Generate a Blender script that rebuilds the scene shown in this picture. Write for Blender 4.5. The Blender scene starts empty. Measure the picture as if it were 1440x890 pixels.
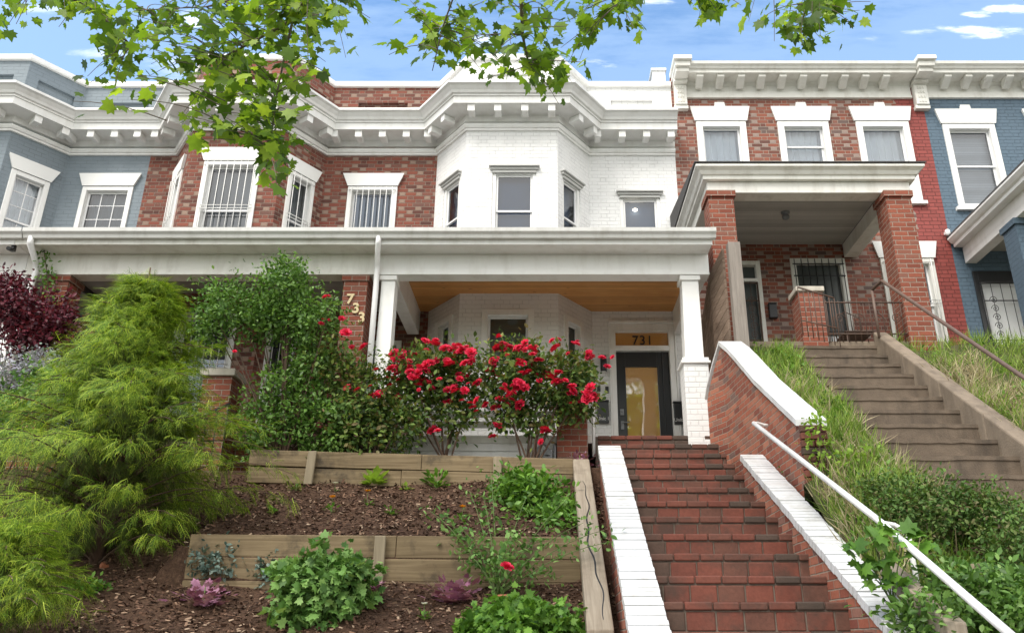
import bpy, math, random
import numpy as np
from mathutils import Vector, Matrix
random.seed(7); rng = np.random.default_rng(11)
scene = bpy.context.scene
COL = scene.collection
R = math.radians
# ------------------------------------------------------------------ camera model (eye at the origin, pavement at -1.6)
F, CX, CY, TH = 1154.0, 770.0, 445.0, R(21.5)
def P(px, py, Y):
    a = (px-CX)/F; b = (CY-py)/F
    k = Y/(math.cos(TH)-b*math.sin(TH))
    return Vector((a*k, Y, (math.sin(TH)+b*math.cos(TH))*k))
GZ = -1.6
cam_d = bpy.data.cameras.new('camera'); cam = bpy.data.objects.new('camera', cam_d); COL.objects.link(cam)
cam.rotation_euler = (R(90)+TH, 0, R(0)); cam_d.sensor_width = 36; cam_d.lens = F/1440*36
cam_d.shift_x = -(CX-720)/1440; cam_d.clip_end = 3000; cam_d.clip_start = .05
scene.camera = cam

# ------------------------------------------------------------------ materials
class NT:
    def __init__(s, name):
        s.m = bpy.data.materials.new(name); s.m.use_nodes = True; s.t = s.m.node_tree; s.t.nodes.clear()
        s.out = s.t.nodes.new('ShaderNodeOutputMaterial')
    def n(s, typ, ins=None, **props):
        nd = s.t.nodes.new(typ)
        for k, v in props.items(): setattr(nd, k, v)
        for k, v in (ins or {}).items(): s.set(nd.inputs[k], v)
        return nd
    def set(s, sock, v):
        if isinstance(v, bpy.types.NodeSocket): s.t.links.new(v, sock)
        elif isinstance(v, (tuple, list)) and len(v) == 3 and sock.type == 'RGBA': sock.default_value = (*v, 1)
        else: sock.default_value = v
    def m1(s, op, a, b=0.0, c=0.0, clamp=False):
        nd = s.t.nodes.new('ShaderNodeMath'); nd.operation = op; nd.use_clamp = clamp
        s.set(nd.inputs[0], a); s.set(nd.inputs[1], b); s.set(nd.inputs[2], c); return nd.outputs[0]
    def mix(s, f, a, b, blend='MIX'):
        nd = s.t.nodes.new('ShaderNodeMix'); nd.data_type = 'RGBA'; nd.blend_type = blend
        s.set(nd.inputs[0], f); s.set(nd.inputs[6], a); s.set(nd.inputs[7], b); return nd.outputs[2]
    def ramp(s, f, stops, interp='LINEAR'):
        nd = s.t.nodes.new('ShaderNodeValToRGB'); nd.color_ramp.interpolation = interp
        el = nd.color_ramp.elements
        while len(el) < len(stops): el.new(.5)
        for e, (p, c) in zip(el, stops): e.position = p; e.color = (*c, 1) if len(c) == 3 else c
        s.set(nd.inputs[0], f); return nd.outputs[0]
    def noise(s, scale, detail=4, vec=None, rough=.55, out='Fac', dist=0):
        i = {'Scale': scale, 'Detail': detail, 'Roughness': rough, 'Distortion': dist}
        if vec is not None: i['Vector'] = vec
        return s.n('ShaderNodeTexNoise', i).outputs[out]
    def mapping(s, vec, scale=(1,1,1), loc=(0,0,0), rot=(0,0,0)):
        return s.n('ShaderNodeMapping', {'Vector': vec, 'Scale': scale, 'Location': loc, 'Rotation': rot}).outputs[0]
    def obj(s): return s.n('ShaderNodeTexCoord').outputs['Object']
    def pos(s): return s.n('ShaderNodeNewGeometry').outputs['Position']
    def uv(s): return s.n('ShaderNodeTexCoord').outputs['UV']
    def island(s): return s.n('ShaderNodeNewGeometry').outputs['Random Per Island']
    def bump(s, h, strength=.3, dist=.01):
        return s.n('ShaderNodeBump', {'Height': h, 'Strength': strength, 'Distance': dist}).outputs[0]
    def pbr(s, col, rough=.6, normal=None, metal=0.0, spec=.5, **kw):
        i = {'Base Color': col, 'Roughness': rough, 'Metallic': metal, 'Specular IOR Level': spec}
        if normal is not None: i['Normal'] = normal
        i.update(kw)
        b = s.n('ShaderNodeBsdfPrincipled', i); s.t.links.new(b.outputs[0], s.out.inputs[0]); return s.m
    def link(s, sh): s.t.links.new(sh, s.out.inputs[0]); return s.m

def mat_plain(name, col, rough=.5, var=.08, scale=6, bump=.05, metal=0.0, dirt=None, spec=.5):
    t = NT(name); p = t.pos()
    n1 = t.noise(scale, 5, p); n2 = t.noise(scale*9, 3, p)
    f = t.m1('MULTIPLY_ADD', n1, 2*var, 1-var)
    c = t.mix(1.0, col, t.n('ShaderNodeCombineColor', {0: f, 1: f, 2: f}).outputs[0], 'MULTIPLY')
    if dirt:
        g = t.ramp(t.noise(1.7, 6, t.mapping(p, (2.6,2.6,.7)), .65), [(.48, (0,0,0)), (.72, (1,1,1))])
        c = t.mix(t.m1('MULTIPLY', g, dirt[1]), c, dirt[0])
    return t.pbr(c, rough, t.bump(n2, bump, .01), metal, spec)

def mat_brick(name, stops, mortar, flemish=True, bump=.8, paint=None, head=None, rowh=.075, bl=.205, rough=.85, tint=.25, strip=None):
    t = NT(name); uv = t.n('ShaderNodeSeparateXYZ', {0: t.uv()}); u, v = uv.outputs[0], uv.outputs[1]
    wob = t.m1('MULTIPLY', t.m1('SUBTRACT', t.noise(9, 2, t.pos()), .5), .010)
    v = t.m1('ADD', v, wob); u = t.m1('ADD', u, t.m1('MULTIPLY', wob, 1.2))
    row = t.m1('FLOOR', t.m1('DIVIDE', v, rowh)); fv = t.m1('FRACT', t.m1('DIVIDE', v, rowh))
    per = bl*1.5 if flemish else bl
    u2 = t.m1('MULTIPLY_ADD', row, per/2, u)
    q = t.m1('DIVIDE', u2, per); cell = t.m1('FLOOR', q); fu = t.m1('FRACT', q)
    if flemish:
        hd = t.m1('GREATER_THAN', fu, .6667)
        du = t.m1('MINIMUM', t.m1('MINIMUM', fu, t.m1('ABSOLUTE', t.m1('SUBTRACT', fu, .6667))), t.m1('SUBTRACT', 1.0, fu))
    else:
        hd = None; du = t.m1('MINIMUM', fu, t.m1('SUBTRACT', 1.0, fu))
    du = t.m1('MULTIPLY', du, per); dv = t.m1('MULTIPLY', t.m1('MINIMUM', fv, t.m1('SUBTRACT', 1.0, fv)), rowh)
    d = t.m1('MINIMUM', du, dv)
    br = t.n('ShaderNodeMapRange', {'Value': d, 'From Min': .0035, 'From Max': .0075}).outputs[0]
    idx = t.m1('MULTIPLY_ADD', cell, 2.0, hd if hd else 0.0)
    vec = t.n('ShaderNodeCombineXYZ', {0: idx, 1: row}).outputs[0]
    wn = t.n('ShaderNodeTexWhiteNoise', {'Vector': vec}, noise_dimensions='2D'); val = wn.outputs['Value']
    vec2 = t.n('ShaderNodeCombineXYZ', {0: row, 1: idx}).outputs[0]
    val2 = t.n('ShaderNodeTexWhiteNoise', {'Vector': vec2}, noise_dimensions='2D').outputs['Value']
    c = t.ramp(val, stops)
    if head and hd:
        c = t.mix(t.m1('MULTIPLY', hd, t.m1('GREATER_THAN', val2, .52)), c, head)
    fine = t.noise(45, 4, t.pos()); big = t.noise(.9, 5, t.pos())
    k = t.m1('ADD', t.m1('MULTIPLY_ADD', fine, .5, .75), t.m1('MULTIPLY_ADD', big, tint*2, -tint))
    kk = t.n('ShaderNodeCombineColor', {0: k, 1: k, 2: k}).outputs[0]
    c = t.mix(1.0, c, kk, 'MULTIPLY')
    if paint:
        if strip:      # paint covers only the part of the wall beyond x = strip
            x = t.n('ShaderNodeSeparateXYZ', {0: t.pos()}).outputs[0]
            msk = t.m1('GREATER_THAN', t.m1('MULTIPLY_ADD', t.noise(7, 4, t.pos()), .25, x), strip)
            pc = t.mix(t.m1('MULTIPLY', val, .5), paint, tuple(q*.62 for q in paint))
            pc = t.mix(br, tuple(q*.45 for q in paint), pc)
            mort = t.mix(br, mortar, c); c = t.mix(msk, mort, pc)
        else:
            pc = t.mix(t.m1('MULTIPLY', val, .35), paint, tuple(q*.9 for q in paint))
            jn = t.m1('MULTIPLY', t.m1('SUBTRACT', 1.0, br), t.n('ShaderNodeMapRange', {'Value': t.noise(5, 3, t.pos()), 'From Min': .35, 'From Max': .65}).outputs[0])
            pc = t.mix(t.m1('MULTIPLY', jn, .55), pc, tuple(q*.55 for q in paint))
            pc = t.mix(1.0, pc, t.n('ShaderNodeCombineColor', {i: t.m1('MULTIPLY_ADD', big, .12, .94) for i in range(3)}).outputs[0], 'MULTIPLY')
            c = pc
    else:
        mo = t.mix(fine, tuple(q*.6 for q in mortar), tuple(min(1, q*1.3) for q in mortar))
        c = t.mix(br, mo, c)
    h = t.m1('ADD', t.m1('ADD', br, t.m1('MULTIPLY', fine, .35)), t.m1('MULTIPLY', val2, .5))
    return t.pbr(c, rough if not paint else .6, t.bump(h, bump, .008), spec=.3)

def mat_wood(name, c1, c2, su=2.5, sv=45, rough=.75, planks=None, gap=(.03,.02,.012), vertical=False, bump=.25, knots=False, stain=None):
    t = NT(name); s = t.n('ShaderNodeSeparateXYZ', {0: t.uv()}); u, v = (s.outputs[1], s.outputs[0]) if vertical else (s.outputs[0], s.outputs[1])
    ident = 0.0
    if planks:
        ident = t.m1('FLOOR', t.m1('DIVIDE', v, planks))
    vec = t.n('ShaderNodeCombineXYZ', {0: t.m1('MULTIPLY', u, su), 1: t.m1('MULTIPLY', v, sv), 2: t.m1('MULTIPLY_ADD', ident, 7.3, t.m1('MULTIPLY', t.island(), 40.0))}).outputs[0]
    n = t.noise(1, 6, vec, .6, dist=.8); c = t.ramp(n, [(.3, c1), (.7, c2)])
    blo = t.noise(3, 4, t.pos()); c = t.mix(t.m1('MULTIPLY', blo, .45), c, tuple(q*.5 for q in c1))
    if stain:
        g = t.n('ShaderNodeMapRange', {'Value': t.noise(2.3, 5, t.pos(), .7), 'From Min': .52, 'From Max': .68}).outputs[0]
        c = t.mix(t.m1('MULTIPLY', g, stain[1]), c, stain[0])
    h = n
    if planks:
        w = t.n('ShaderNodeTexWhiteNoise', {'W': ident}, noise_dimensions='1D').outputs['Value']
        k = t.m1('MULTIPLY_ADD', w, .35, .8)
        c = t.mix(1.0, c, t.n('ShaderNodeCombineColor', {0: k, 1: k, 2: k}).outputs[0], 'MULTIPLY')
        fr = t.m1('FRACT', t.m1('DIVIDE', v, planks)); e = t.m1('MULTIPLY', t.m1('MINIMUM', fr, t.m1('SUBTRACT', 1.0, fr)), planks)
        g = t.n('ShaderNodeMapRange', {'Value': e, 'From Min': .001, 'From Max': .004}).outputs[0]
        c = t.mix(g, gap, c); h = t.m1('ADD', n, t.m1('MULTIPLY', g, 2.0))
    else:
        k = t.m1('MULTIPLY_ADD', t.island(), .3, .85)
        c = t.mix(1.0, c, t.n('ShaderNodeCombineColor', {0: k, 1: k, 2: k}).outputs[0], 'MULTIPLY')
    if knots:
        vo = t.n('ShaderNodeTexVoronoi', {'Vector': t.n('ShaderNodeCombineXYZ', {0: u, 1: t.m1('MULTIPLY', v, 3.0)}).outputs[0], 'Scale': 3.0}).outputs['Distance']
        g = t.n('ShaderNodeMapRange', {'Value': vo, 'From Min': .05, 'From Max': .12}).outputs[0]
        c = t.mix(g, tuple(q*.35 for q in c1), c)
    return t.pbr(c, rough, t.bump(h, bump, .006), spec=.3)

def mat_leaf(name, cols, trans=.35, rough=.45, tipuv=False):
    t = NT(name); r = t.island()
    c = t.ramp(r, [(i/max(1, len(cols)-1), k) for i, k in enumerate(cols)])
    big = t.noise(4.5, 4, t.pos(), .7); k = t.m1('MULTIPLY_ADD', big, 1.5, .25)
    c = t.mix(1.0, c, t.n('ShaderNodeCombineColor', {0: k, 1: k, 2: k}).outputs[0], 'MULTIPLY')
    b = t.n('ShaderNodeBsdfPrincipled', {'Base Color': c, 'Roughness': rough, 'Specular IOR Level': .35})
    tr = t.n('ShaderNodeBsdfTranslucent', {'Color': t.mix(1.0, c, (1.0, 1.0, .55), 'MULTIPLY')})
    mx = t.n('ShaderNodeMixShader', {0: trans, 1: b.outputs[0], 2: tr.outputs[0]})
    return t.link(mx.outputs[0])

def mat_glass(name, tint=(.8,.85,.9), refl=.3, rough=.02, mixc=None):
    t = NT(name)
    g = t.n('ShaderNodeBsdfGlossy', {'Color': (.95,.97,1), 'Roughness': rough})
    wob = t.noise(1.3, 2, t.pos()); g.inputs['Normal'].default_value = (0,0,0)
    t.set(g.inputs['Normal'], t.bump(wob, .12, .05))
    if mixc is None: a = t.n('ShaderNodeBsdfTransparent', {'Color': tint})
    else: a = t.n('ShaderNodeBsdfDiffuse', {'Color': mixc})
    fr = t.n('ShaderNodeFresnel', {'IOR': 1.5}).outputs[0]
    f = t.m1('ADD', t.m1('MULTIPLY', fr, .9), refl, clamp=True)
    return t.link(t.n('ShaderNodeMixShader', {0: f, 1: a.outputs[0], 2: g.outputs[0]}).outputs[0])

M = {}
M['brick733'] = mat_brick('brick_weathered', [(0,(.10,.045,.036)),(.35,(.19,.062,.044)),(.75,(.245,.08,.054)),(1,(.15,.08,.065))], (.25,.19,.15), head=(.29,.20,.155))
M['brick729'] = mat_brick('brick_red_painted_edge', [(0,(.12,.05,.038)),(.35,(.22,.07,.045)),(.7,(.28,.09,.055)),(1,(.13,.085,.075))], (.33,.27,.22), head=(.30,.22,.19), paint=(.30,.07,.06), strip=6.80)
M['brickpier'] = mat_brick('brick_orange_red', [(0,(.17,.05,.032)),(.5,(.25,.075,.045)),(1,(.20,.085,.06))], (.32,.26,.21), flemish=False)
M['brickwing'] = mat_brick('brick_retaining', [(0,(.17,.055,.04)),(.4,(.31,.10,.06)),(.8,(.37,.15,.095)),(1,(.16,.10,.085))], (.30,.24,.19), flemish=False, bump=1.0, rowh=.07)
M['brickwhite'] = mat_brick('brick_painted_white', [(0,(.8,.8,.8)),(1,(.8,.8,.8))], (.8,.8,.8), paint=(.80,.80,.79), flemish=True, bump=.55)
M['brickblueL'] = mat_brick('brick_painted_slate_blue', [(0,(.8,.8,.8)),(1,(.8,.8,.8))], (.8,.8,.8), paint=(.205,.245,.275), flemish=False, bump=.5)
M['brickblueR'] = mat_brick('brick_painted_steel_blue', [(0,(.8,.8,.8)),(1,(.8,.8,.8))], (.8,.8,.8), paint=(.105,.155,.205), flemish=True, bump=.9)
M['trim'] = mat_plain('white_painted_trim', (.84,.84,.82), .45, .04, 3, .04, dirt=((.5,.47,.41), .32))
M['trim2'] = mat_plain('aged_cream_trim', (.80,.79,.74), .5, .06, 3, .08, dirt=((.42,.38,.31), .42))
M['vinyl'] = mat_plain('white_vinyl', (.82,.82,.82), .3, .02, 3, .01)
M['gutter'] = mat_plain('gutter_metal', (.62,.62,.60), .35, .06, 2, .04, dirt=((.33,.31,.27), .5))
M['lintel'] = mat_plain('white_lintel_stone', (.82,.82,.80), .6, .04, 5, .1)
M['ledge'] = mat_plain('grey_ledge_paint', (.52,.52,.50), .55, .06, 5, .05)
M['stone'] = mat_plain('limestone_cap', (.50,.46,.39), .8, .15, 4, .2, dirt=((.2,.18,.15), .6))
M['roof'] = mat_plain('roofing_felt', (.07,.068,.068), .9, .2, 8, .3)
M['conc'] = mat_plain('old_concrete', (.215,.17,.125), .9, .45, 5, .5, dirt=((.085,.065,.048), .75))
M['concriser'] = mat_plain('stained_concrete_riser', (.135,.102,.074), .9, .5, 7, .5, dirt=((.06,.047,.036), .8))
M['pave'] = mat_plain('pavement_concrete', (.42,.40,.37), .9, .12, 3, .2, dirt=((.25,.23,.2), .5))
M['asphalt'] = mat_plain('asphalt', (.05,.05,.05), .9, .2, 12, .3)
M['black'] = mat_plain('black_paint', (.018,.019,.021), .35, .2, 5, .03)
M['iron'] = mat_plain('rusty_iron', (.075,.045,.032), .65, .5, 14, .2, dirt=((.16,.07,.035), .5))
M['brownrail'] = mat_plain('brown_pipe_paint', (.13,.085,.065), .55, .3, 10, .1)
M['whitemetal'] = mat_plain('white_railing_paint', (.80,.80,.79), .35, .03, 4, .02, dirt=((.4,.36,.3), .35))
M['barwhite'] = mat_plain('white_bar_paint', (.74,.74,.72), .4, .05, 4, .02)
M['curtain'] = mat_plain('pale_curtain', (.82,.83,.83), .9, .06, 3, .05)
M['drape'] = mat_plain('grey_drape', (.15,.17,.18), .9, .1, 3, .05)
M['blindp'] = mat_plain('pale_roller_blind', (.82,.84,.85), .8, .03, 3, .02)
M['olive'] = mat_plain('olive_roller_blind', (.22,.225,.19), .9, .05, 3, .02)
M['dark'] = mat_plain('unlit_room_shade', (.06,.07,.085), .9, .2, 3, .0)  # flat dark colour stands in for the shade of an unlit room
M['darkL'] = mat_plain('blue_room_shade', (.085,.125,.20), .9, .2, 3, .0)  # dark blue stands in for room shade and blue sky reflected in panes
M['glass'] = mat_glass('window_glass', refl=.07)
M['glassbar'] = mat_glass('window_glass_clear', refl=.08)
M['doorglass'] = mat_glass('door_glass_amber_reflection', refl=.28, mixc=(.62,.34,.10), rough=.03)  # amber put into the colour stands in for warm interior and reflected ceiling
M['transom'] = mat_glass('amber_transom_glass', refl=.15, mixc=(.55,.27,.07), rough=.05)
M['ceilwood'] = mat_wood('varnished_pine_ceiling', (.58,.25,.07), (.78,.42,.15), planks=.09, su=2, sv=30, rough=.4, gap=(.26,.10,.03), knots=True)
M['ceilgrey'] = mat_wood('grey_beadboard', (.36,.34,.32), (.40,.38,.36), planks=.07, su=1, sv=10, rough=.6, gap=(.2,.19,.18), bump=.1)
M['ceil729'] = mat_wood('painted_beadboard', (.50,.49,.46), (.56,.55,.52), planks=.07, su=1, sv=10, rough=.6, gap=(.3,.29,.27), bump=.1)
M['timber'] = mat_wood('treated_timber', (.15,.105,.055), (.33,.25,.145), su=1.2, sv=28, stain=((.055,.042,.028), .9), bump=.5)
M['timberpost'] = mat_wood('treated_timber_post', (.26,.21,.14), (.38,.32,.22), su=1.5, sv=35, vertical=True)
M['timberold'] = mat_wood('weathered_grey_timber', (.26,.21,.155), (.42,.36,.28), su=35, sv=1.5, stain=((.12,.09,.065), .4), bump=.4)
M['fence'] = mat_wood('weathered_fence_board', (.14,.095,.068), (.27,.20,.15), su=2, sv=40, stain=((.07,.045,.03), .6), bump=.5)
M['fencepost'] = mat_wood('grey_fence_post', (.22,.19,.165), (.36,.32,.28), su=2, sv=40, vertical=True, bump=.5)
def mat_paver():
    t = NT('stair_brick'); r = t.island()
    c = t.ramp(r, [(0,(.055,.042,.034)),(.2,(.085,.052,.038)),(.34,(.125,.052,.036)),(.5,(.145,.045,.03)),(.8,(.17,.052,.034)),(1,(.12,.052,.036))])
    fine = t.noise(40, 5, t.pos()); big = t.noise(3, 4, t.pos())
    k = t.m1('MULTIPLY', t.m1('MULTIPLY_ADD', fine, .7, .65), t.m1('MULTIPLY_ADD', big, .8, .6))
    c = t.mix(1.0, c, t.n('ShaderNodeCombineColor', {0: k, 1: k, 2: k}).outputs[0], 'MULTIPLY')
    g = t.n('ShaderNodeMapRange', {'Value': t.noise(2.2, 5, t.pos(), .7), 'From Min': .46, 'From Max': .66}).outputs[0]
    c = t.mix(t.m1('MULTIPLY', g, .7), c, (.05,.038,.029))
    return t.pbr(c, .75, t.bump(fine, .35, .006), spec=.35)
M['paver'] = mat_paver()
M['mortar'] = mat_plain('dark_mortar', (.15,.12,.095), .95, .4, 20, .4)
M['capbrick'] = mat_plain('white_painted_cap', (.60,.605,.61), .6, .10, 6, .3, dirt=((.34,.32,.27), .55))
M['terracotta'] = mat_plain('terracotta', (.33,.12,.06), .8, .15, 10, .2)
M['gold'] = mat_plain('pale_gold_numerals', (.62,.50,.28), .4, .1, 10, .05)
M['wtext'] = mat_plain('white_lettering', (.8,.8,.8), .5, 0, 1, 0)
M['grey'] = mat_plain('grey_metal', (.22,.23,.24), .45, .15, 9, .05)
M['opal'] = mat_plain('opal_glass', (.75,.74,.7), .25, .02, 9, .01)
M['door729'] = mat_plain('storm_door_grey', (.06,.07,.068), .4, .1, 5, .02)
M['blinds'] = mat_wood('slatted_blind', (.55,.56,.57), (.6,.61,.62), planks=.05, su=1, sv=2, gap=(.3,.31,.33), bump=.2)
def mat_emit(name, c, s):
    t = NT(name); return t.link(t.n('ShaderNodeEmission', {'Color': (*c, 1), 'Strength': s}).outputs[0])
M['lamp'] = mat_emit('lit_downlight', (1,.82,.6), 6)
def mat_mulch():
    t = NT('mulch'); p = t.pos(); a = t.noise(28, 6, p, .7); b = t.noise(1.6, 4, p)
    c = t.ramp(a, [(.3,(.042,.026,.018)),(.55,(.10,.058,.038)),(.75,(.18,.115,.078))])
    k = t.m1('MULTIPLY_ADD', b, .8, .6); c = t.mix(1.0, c, t.n('ShaderNodeCombineColor', {0: k, 1: k, 2: k}).outputs[0], 'MULTIPLY')
    return t.pbr(c, .95, t.bump(a, 1.0, .04), spec=.15)
M['mulch'] = mat_mulch()
def mat_chip():
    t = NT('mulch_chip'); c = t.ramp(t.island(), [(0,(.038,.022,.016)),(.45,(.11,.06,.04)),(.85,(.21,.125,.082)),(1,(.42,.31,.22))])
    return t.pbr(c, .9, spec=.2)
M['chip'] = mat_chip()
def mat_soil():
    t = NT('hillside_soil'); p = t.pos(); a = t.noise(14, 6, p, .7); b = t.noise(1.3, 4, p)
    c = t.ramp(a, [(.3,(.04,.035,.02)),(.6,(.11,.095,.05)),(.8,(.20,.16,.10))]); g = t.n('ShaderNodeMapRange', {'Value': b, 'From Min': .4, 'From Max': .6}).outputs[0]
    c = t.mix(t.m1('MULTIPLY', g, .6), c, (.055,.085,.022)); return t.pbr(c, .95, t.bump(a, 1.0, .04), spec=.15)
M['soil'] = mat_soil()
M['treeleaf'] = mat_leaf('street_tree_leaf', [(.06,.12,.015),(.12,.22,.022),(.21,.35,.03),(.38,.52,.055)], .55)
M['cypress'] = mat_leaf('golden_thread_leaf', [(.06,.12,.015),(.13,.25,.022),(.30,.43,.035),(.56,.66,.08)], .35, .6)
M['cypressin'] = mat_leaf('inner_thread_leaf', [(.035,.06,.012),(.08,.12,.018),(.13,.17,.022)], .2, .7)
M['barberry'] = mat_leaf('burgundy_leaf', [(.035,.007,.012),(.09,.012,.022),(.17,.022,.04)], .25)
M['holly'] = mat_leaf('glossy_green_leaf', [(.05,.11,.02),(.09,.19,.035),(.15,.29,.06),(.25,.40,.11)], .35, .4)
M['roseleaf'] = mat_leaf('rose_leaf', [(.04,.075,.022),(.075,.14,.032),(.12,.21,.045),(.22,.31,.07),(.18,.12,.05)], .32, .45)
M['petal'] = mat_leaf('red_petal', [(.42,.006,.03),(.66,.012,.06),(.82,.05,.13)], .25, .6)
M['stem'] = mat_plain('woody_stem', (.085,.05,.032), .85, .3, 12, .3)
M['greenstem'] = mat_plain('green_stem', (.10,.15,.04), .7, .2, 12, .1)
M['bark'] = mat_plain('tree_bark', (.13,.105,.08), .9, .4, 8, .5)
M['mint'] = mat_leaf('light_green_leaf', [(.06,.14,.03),(.11,.23,.05),(.18,.33,.08),(.26,.42,.12)], .25, .55)
M['bright'] = mat_leaf('bright_green_leaf', [(.06,.15,.02),(.11,.24,.03),(.19,.36,.05)], .3, .5)
M['lime'] = mat_leaf('lime_leaf', [(.20,.34,.04),(.32,.48,.07)], .35, .5)
M['heuch'] = mat_leaf('plum_leaf', [(.16,.05,.095),(.30,.12,.20),(.45,.24,.34)], .25, .55)
M['bluejun'] = mat_leaf('blue_green_needle', [(.06,.10,.085),(.12,.18,.15),(.22,.28,.24)], .15, .6)
M['juniper'] = mat_leaf('juniper_leaf', [(.045,.095,.02),(.08,.16,.03),(.14,.24,.05),(.16,.12,.06)], .25, .6)
M['lav'] = mat_leaf('pale_lilac_flower', [(.30,.28,.38),(.45,.43,.52),(.2,.3,.2)], .2, .7)
M['grass'] = mat_leaf('grass_blade', [(.08,.15,.02),(.15,.26,.03),(.25,.38,.05),(.36,.42,.10)], .3, .5)
M['dry'] = mat_leaf('dry_straw_blade', [(.30,.24,.13),(.42,.35,.21),(.52,.45,.30)], .2, .7)
M['orange'] = mat_leaf('orange_petal', [(.75,.26,.01),(.85,.42,.02)], .2, .6)
M['whitepetal'] = mat_leaf('white_petal', [(.7,.7,.68),(.8,.8,.78)], .2, .6)

# ------------------------------------------------------------------ mesh helpers
WL = {}
def tag(o, label=None, cat=None, group=None, kind=None):
    if label: o['label'] = label
    if cat: o['category'] = cat
    if group: o['group'] = group
    if kind: o['kind'] = kind
    return o
def wl(o): return WL.get(o.name, Vector((0,0,0)))
def empty(name, loc, label, cat, group=None):
    o = bpy.data.objects.new(name, None); COL.objects.link(o); o.location = loc; WL[o.name] = Vector(loc); o.empty_display_size = .2
    return tag(o, label, cat, group)
def attach(o, parent):
    if parent is not None:
        o.parent = parent; o.location = wl(o) - wl(parent) if o.name in WL else -wl(parent)
def newobj(name, me, parent=None, loc=None, rz=0):
    o = bpy.data.objects.new(name, me); COL.objects.link(o)
    l = Vector(loc) if loc is not None else Vector((0,0,0)); WL[o.name] = l
    o.location = l - (wl(parent) if parent is not None else Vector((0,0,0)))
    o.rotation_euler = (0,0,rz)
    if parent is not None: o.parent = parent
    return o
class MB:
    def __init__(s): s.v = []; s.f = []; s.uv = []; s.mi = []; s.sm = []
    def face(s, pts, uv=None, mi=0, sm=False):
        i = len(s.v); s.v += [tuple(p) for p in pts]; s.f.append(tuple(range(i, i+len(pts)))); s.uv.append(uv); s.mi.append(mi); s.sm.append(sm)
    def idx(s, pts): i = len(s.v); s.v += [tuple(p) for p in pts]; return i
    def add(s, f, uv=None, mi=0, sm=False): s.f.append(tuple(f)); s.uv.append(uv); s.mi.append(mi); s.sm.append(sm)
    def box(s, x0, x1, y0, y1, z0, z1, T=None, mi=0, skip=''):
        if x0 > x1: x0, x1 = x1, x0
        if y0 > y1: y0, y1 = y1, y0
        if z0 > z1: z0, z1 = z1, z0
        p = [(x0,y0,z0),(x1,y0,z0),(x1,y1,z0),(x0,y1,z0),(x0,y0,z1),(x1,y0,z1),(x1,y1,z1),(x0,y1,z1)]
        if T: p = [T(*q) for q in p]
        i = s.idx(p)
        for f in ((0,3,2,1),(4,5,6,7),(0,1,5,4),(1,2,6,5),(2,3,7,6),(3,0,4,7)): s.add([i+k for k in f], None, mi)
        return s
    def prism(s, poly, w0, w1, T, mi=0):     # poly of (a,b); extruded along w
        n = len(poly); i = s.idx([T(a, w0, b) for a, b in poly] + [T(a, w1, b) for a, b in poly])
        s.add([i+k for k in range(n)], None, mi); s.add([i+n+k for k in reversed(range(n))], None, mi)
        for k in range(n): s.add([i+k, i+(k+1) % n, i+n+(k+1) % n, i+n+k], None, mi)
    def tube(s, pts, r, n=8, mi=0, cap=True):
        pts = [Vector(p) for p in pts]; rr = r if isinstance(r, (list, tuple)) else [r]*len(pts)
        base = len(s.v); up = None
        for k, p in enumerate(pts):
            d = (pts[min(k+1, len(pts)-1)] - pts[max(k-1, 0)])
            if d.length < 1e-9: d = Vector((0,0,1))
            d.normalize()
            if up is None: up = d.orthogonal().normalized()
            up = (up - d*up.dot(d)); up = up.normalized() if up.length > 1e-6 else d.orthogonal().normalized()
            q = d.cross(up)
            for j in range(n):
                a = 2*math.pi*j/n; s.v.append(tuple(p + (up*math.cos(a)+q*math.sin(a))*rr[k]))
        for k in range(len(pts)-1):
            for j in range(n):
                a = base+k*n+j; b = base+k*n+(j+1) % n; s.add((a, b, b+n, a+n), None, mi, True)
        if cap:
            s.add([base+j for j in reversed(range(n))], None, mi); e = base+(len(pts)-1)*n; s.add([e+j for j in range(n)], None, mi)
        return s
    def lathe(s, prof, c, n=16, mi=0):
        base = len(s.v)
        for r, z in prof:
            for j in range(n):
                a = 2*math.pi*j/n; s.v.append((c[0]+r*math.cos(a), c[1]+r*math.sin(a), c[2]+z))
        for k in range(len(prof)-1):
            for j in range(n):
                a = base+k*n+j; b = base+k*n+(j+1) % n; s.add((a, b, b+n, a+n), None, mi, True)
        s.add([base+j for j in reversed(range(n))], None, mi); e = base+(len(prof)-1)*n; s.add([e+j for j in range(n)], None, mi)
        return s
    def sweep(s, prof, path, pre=None, post=None, mi=0):
        path = [Vector((p[0], p[1])) for p in path]; full = ([Vector(pre)] if pre else []) + path + ([Vector(post)] if post else [])
        off = 1 if pre else 0; dirs = [(full[k+1]-full[k]).normalized() for k in range(len(full)-1)]
        nr = [Vector((d.y, -d.x)) for d in dirs]; offs = []
        for k in range(len(path)):
            g = k+off; a = nr[g-1] if g-1 >= 0 else nr[0]; b = nr[g] if g < len(nr) else nr[-1]
            offs.append((a+b)/(1+a.dot(b)))
        n = len(prof)
        for k in range(len(path)-1):
            for j in range(n-1):
                (o0, z0), (o1, z1) = prof[j], prof[j+1]
                a = path[k]+offs[k]*o0; b = path[k+1]+offs[k+1]*o0; c = path[k+1]+offs[k+1]*o1; d = path[k]+offs[k]*o1
                s.face([(a.x,a.y,z0),(b.x,b.y,z0),(c.x,c.y,z1),(d.x,d.y,z1)], None, mi)
        for k, rev in ((0, True), (len(path)-1, False)):
            pts = [(path[k].x+offs[k].x*o, path[k].y+offs[k].y*o, z) for o, z in prof]
            s.face(list(reversed(pts)) if rev else pts, None, mi)
        return s
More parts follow.
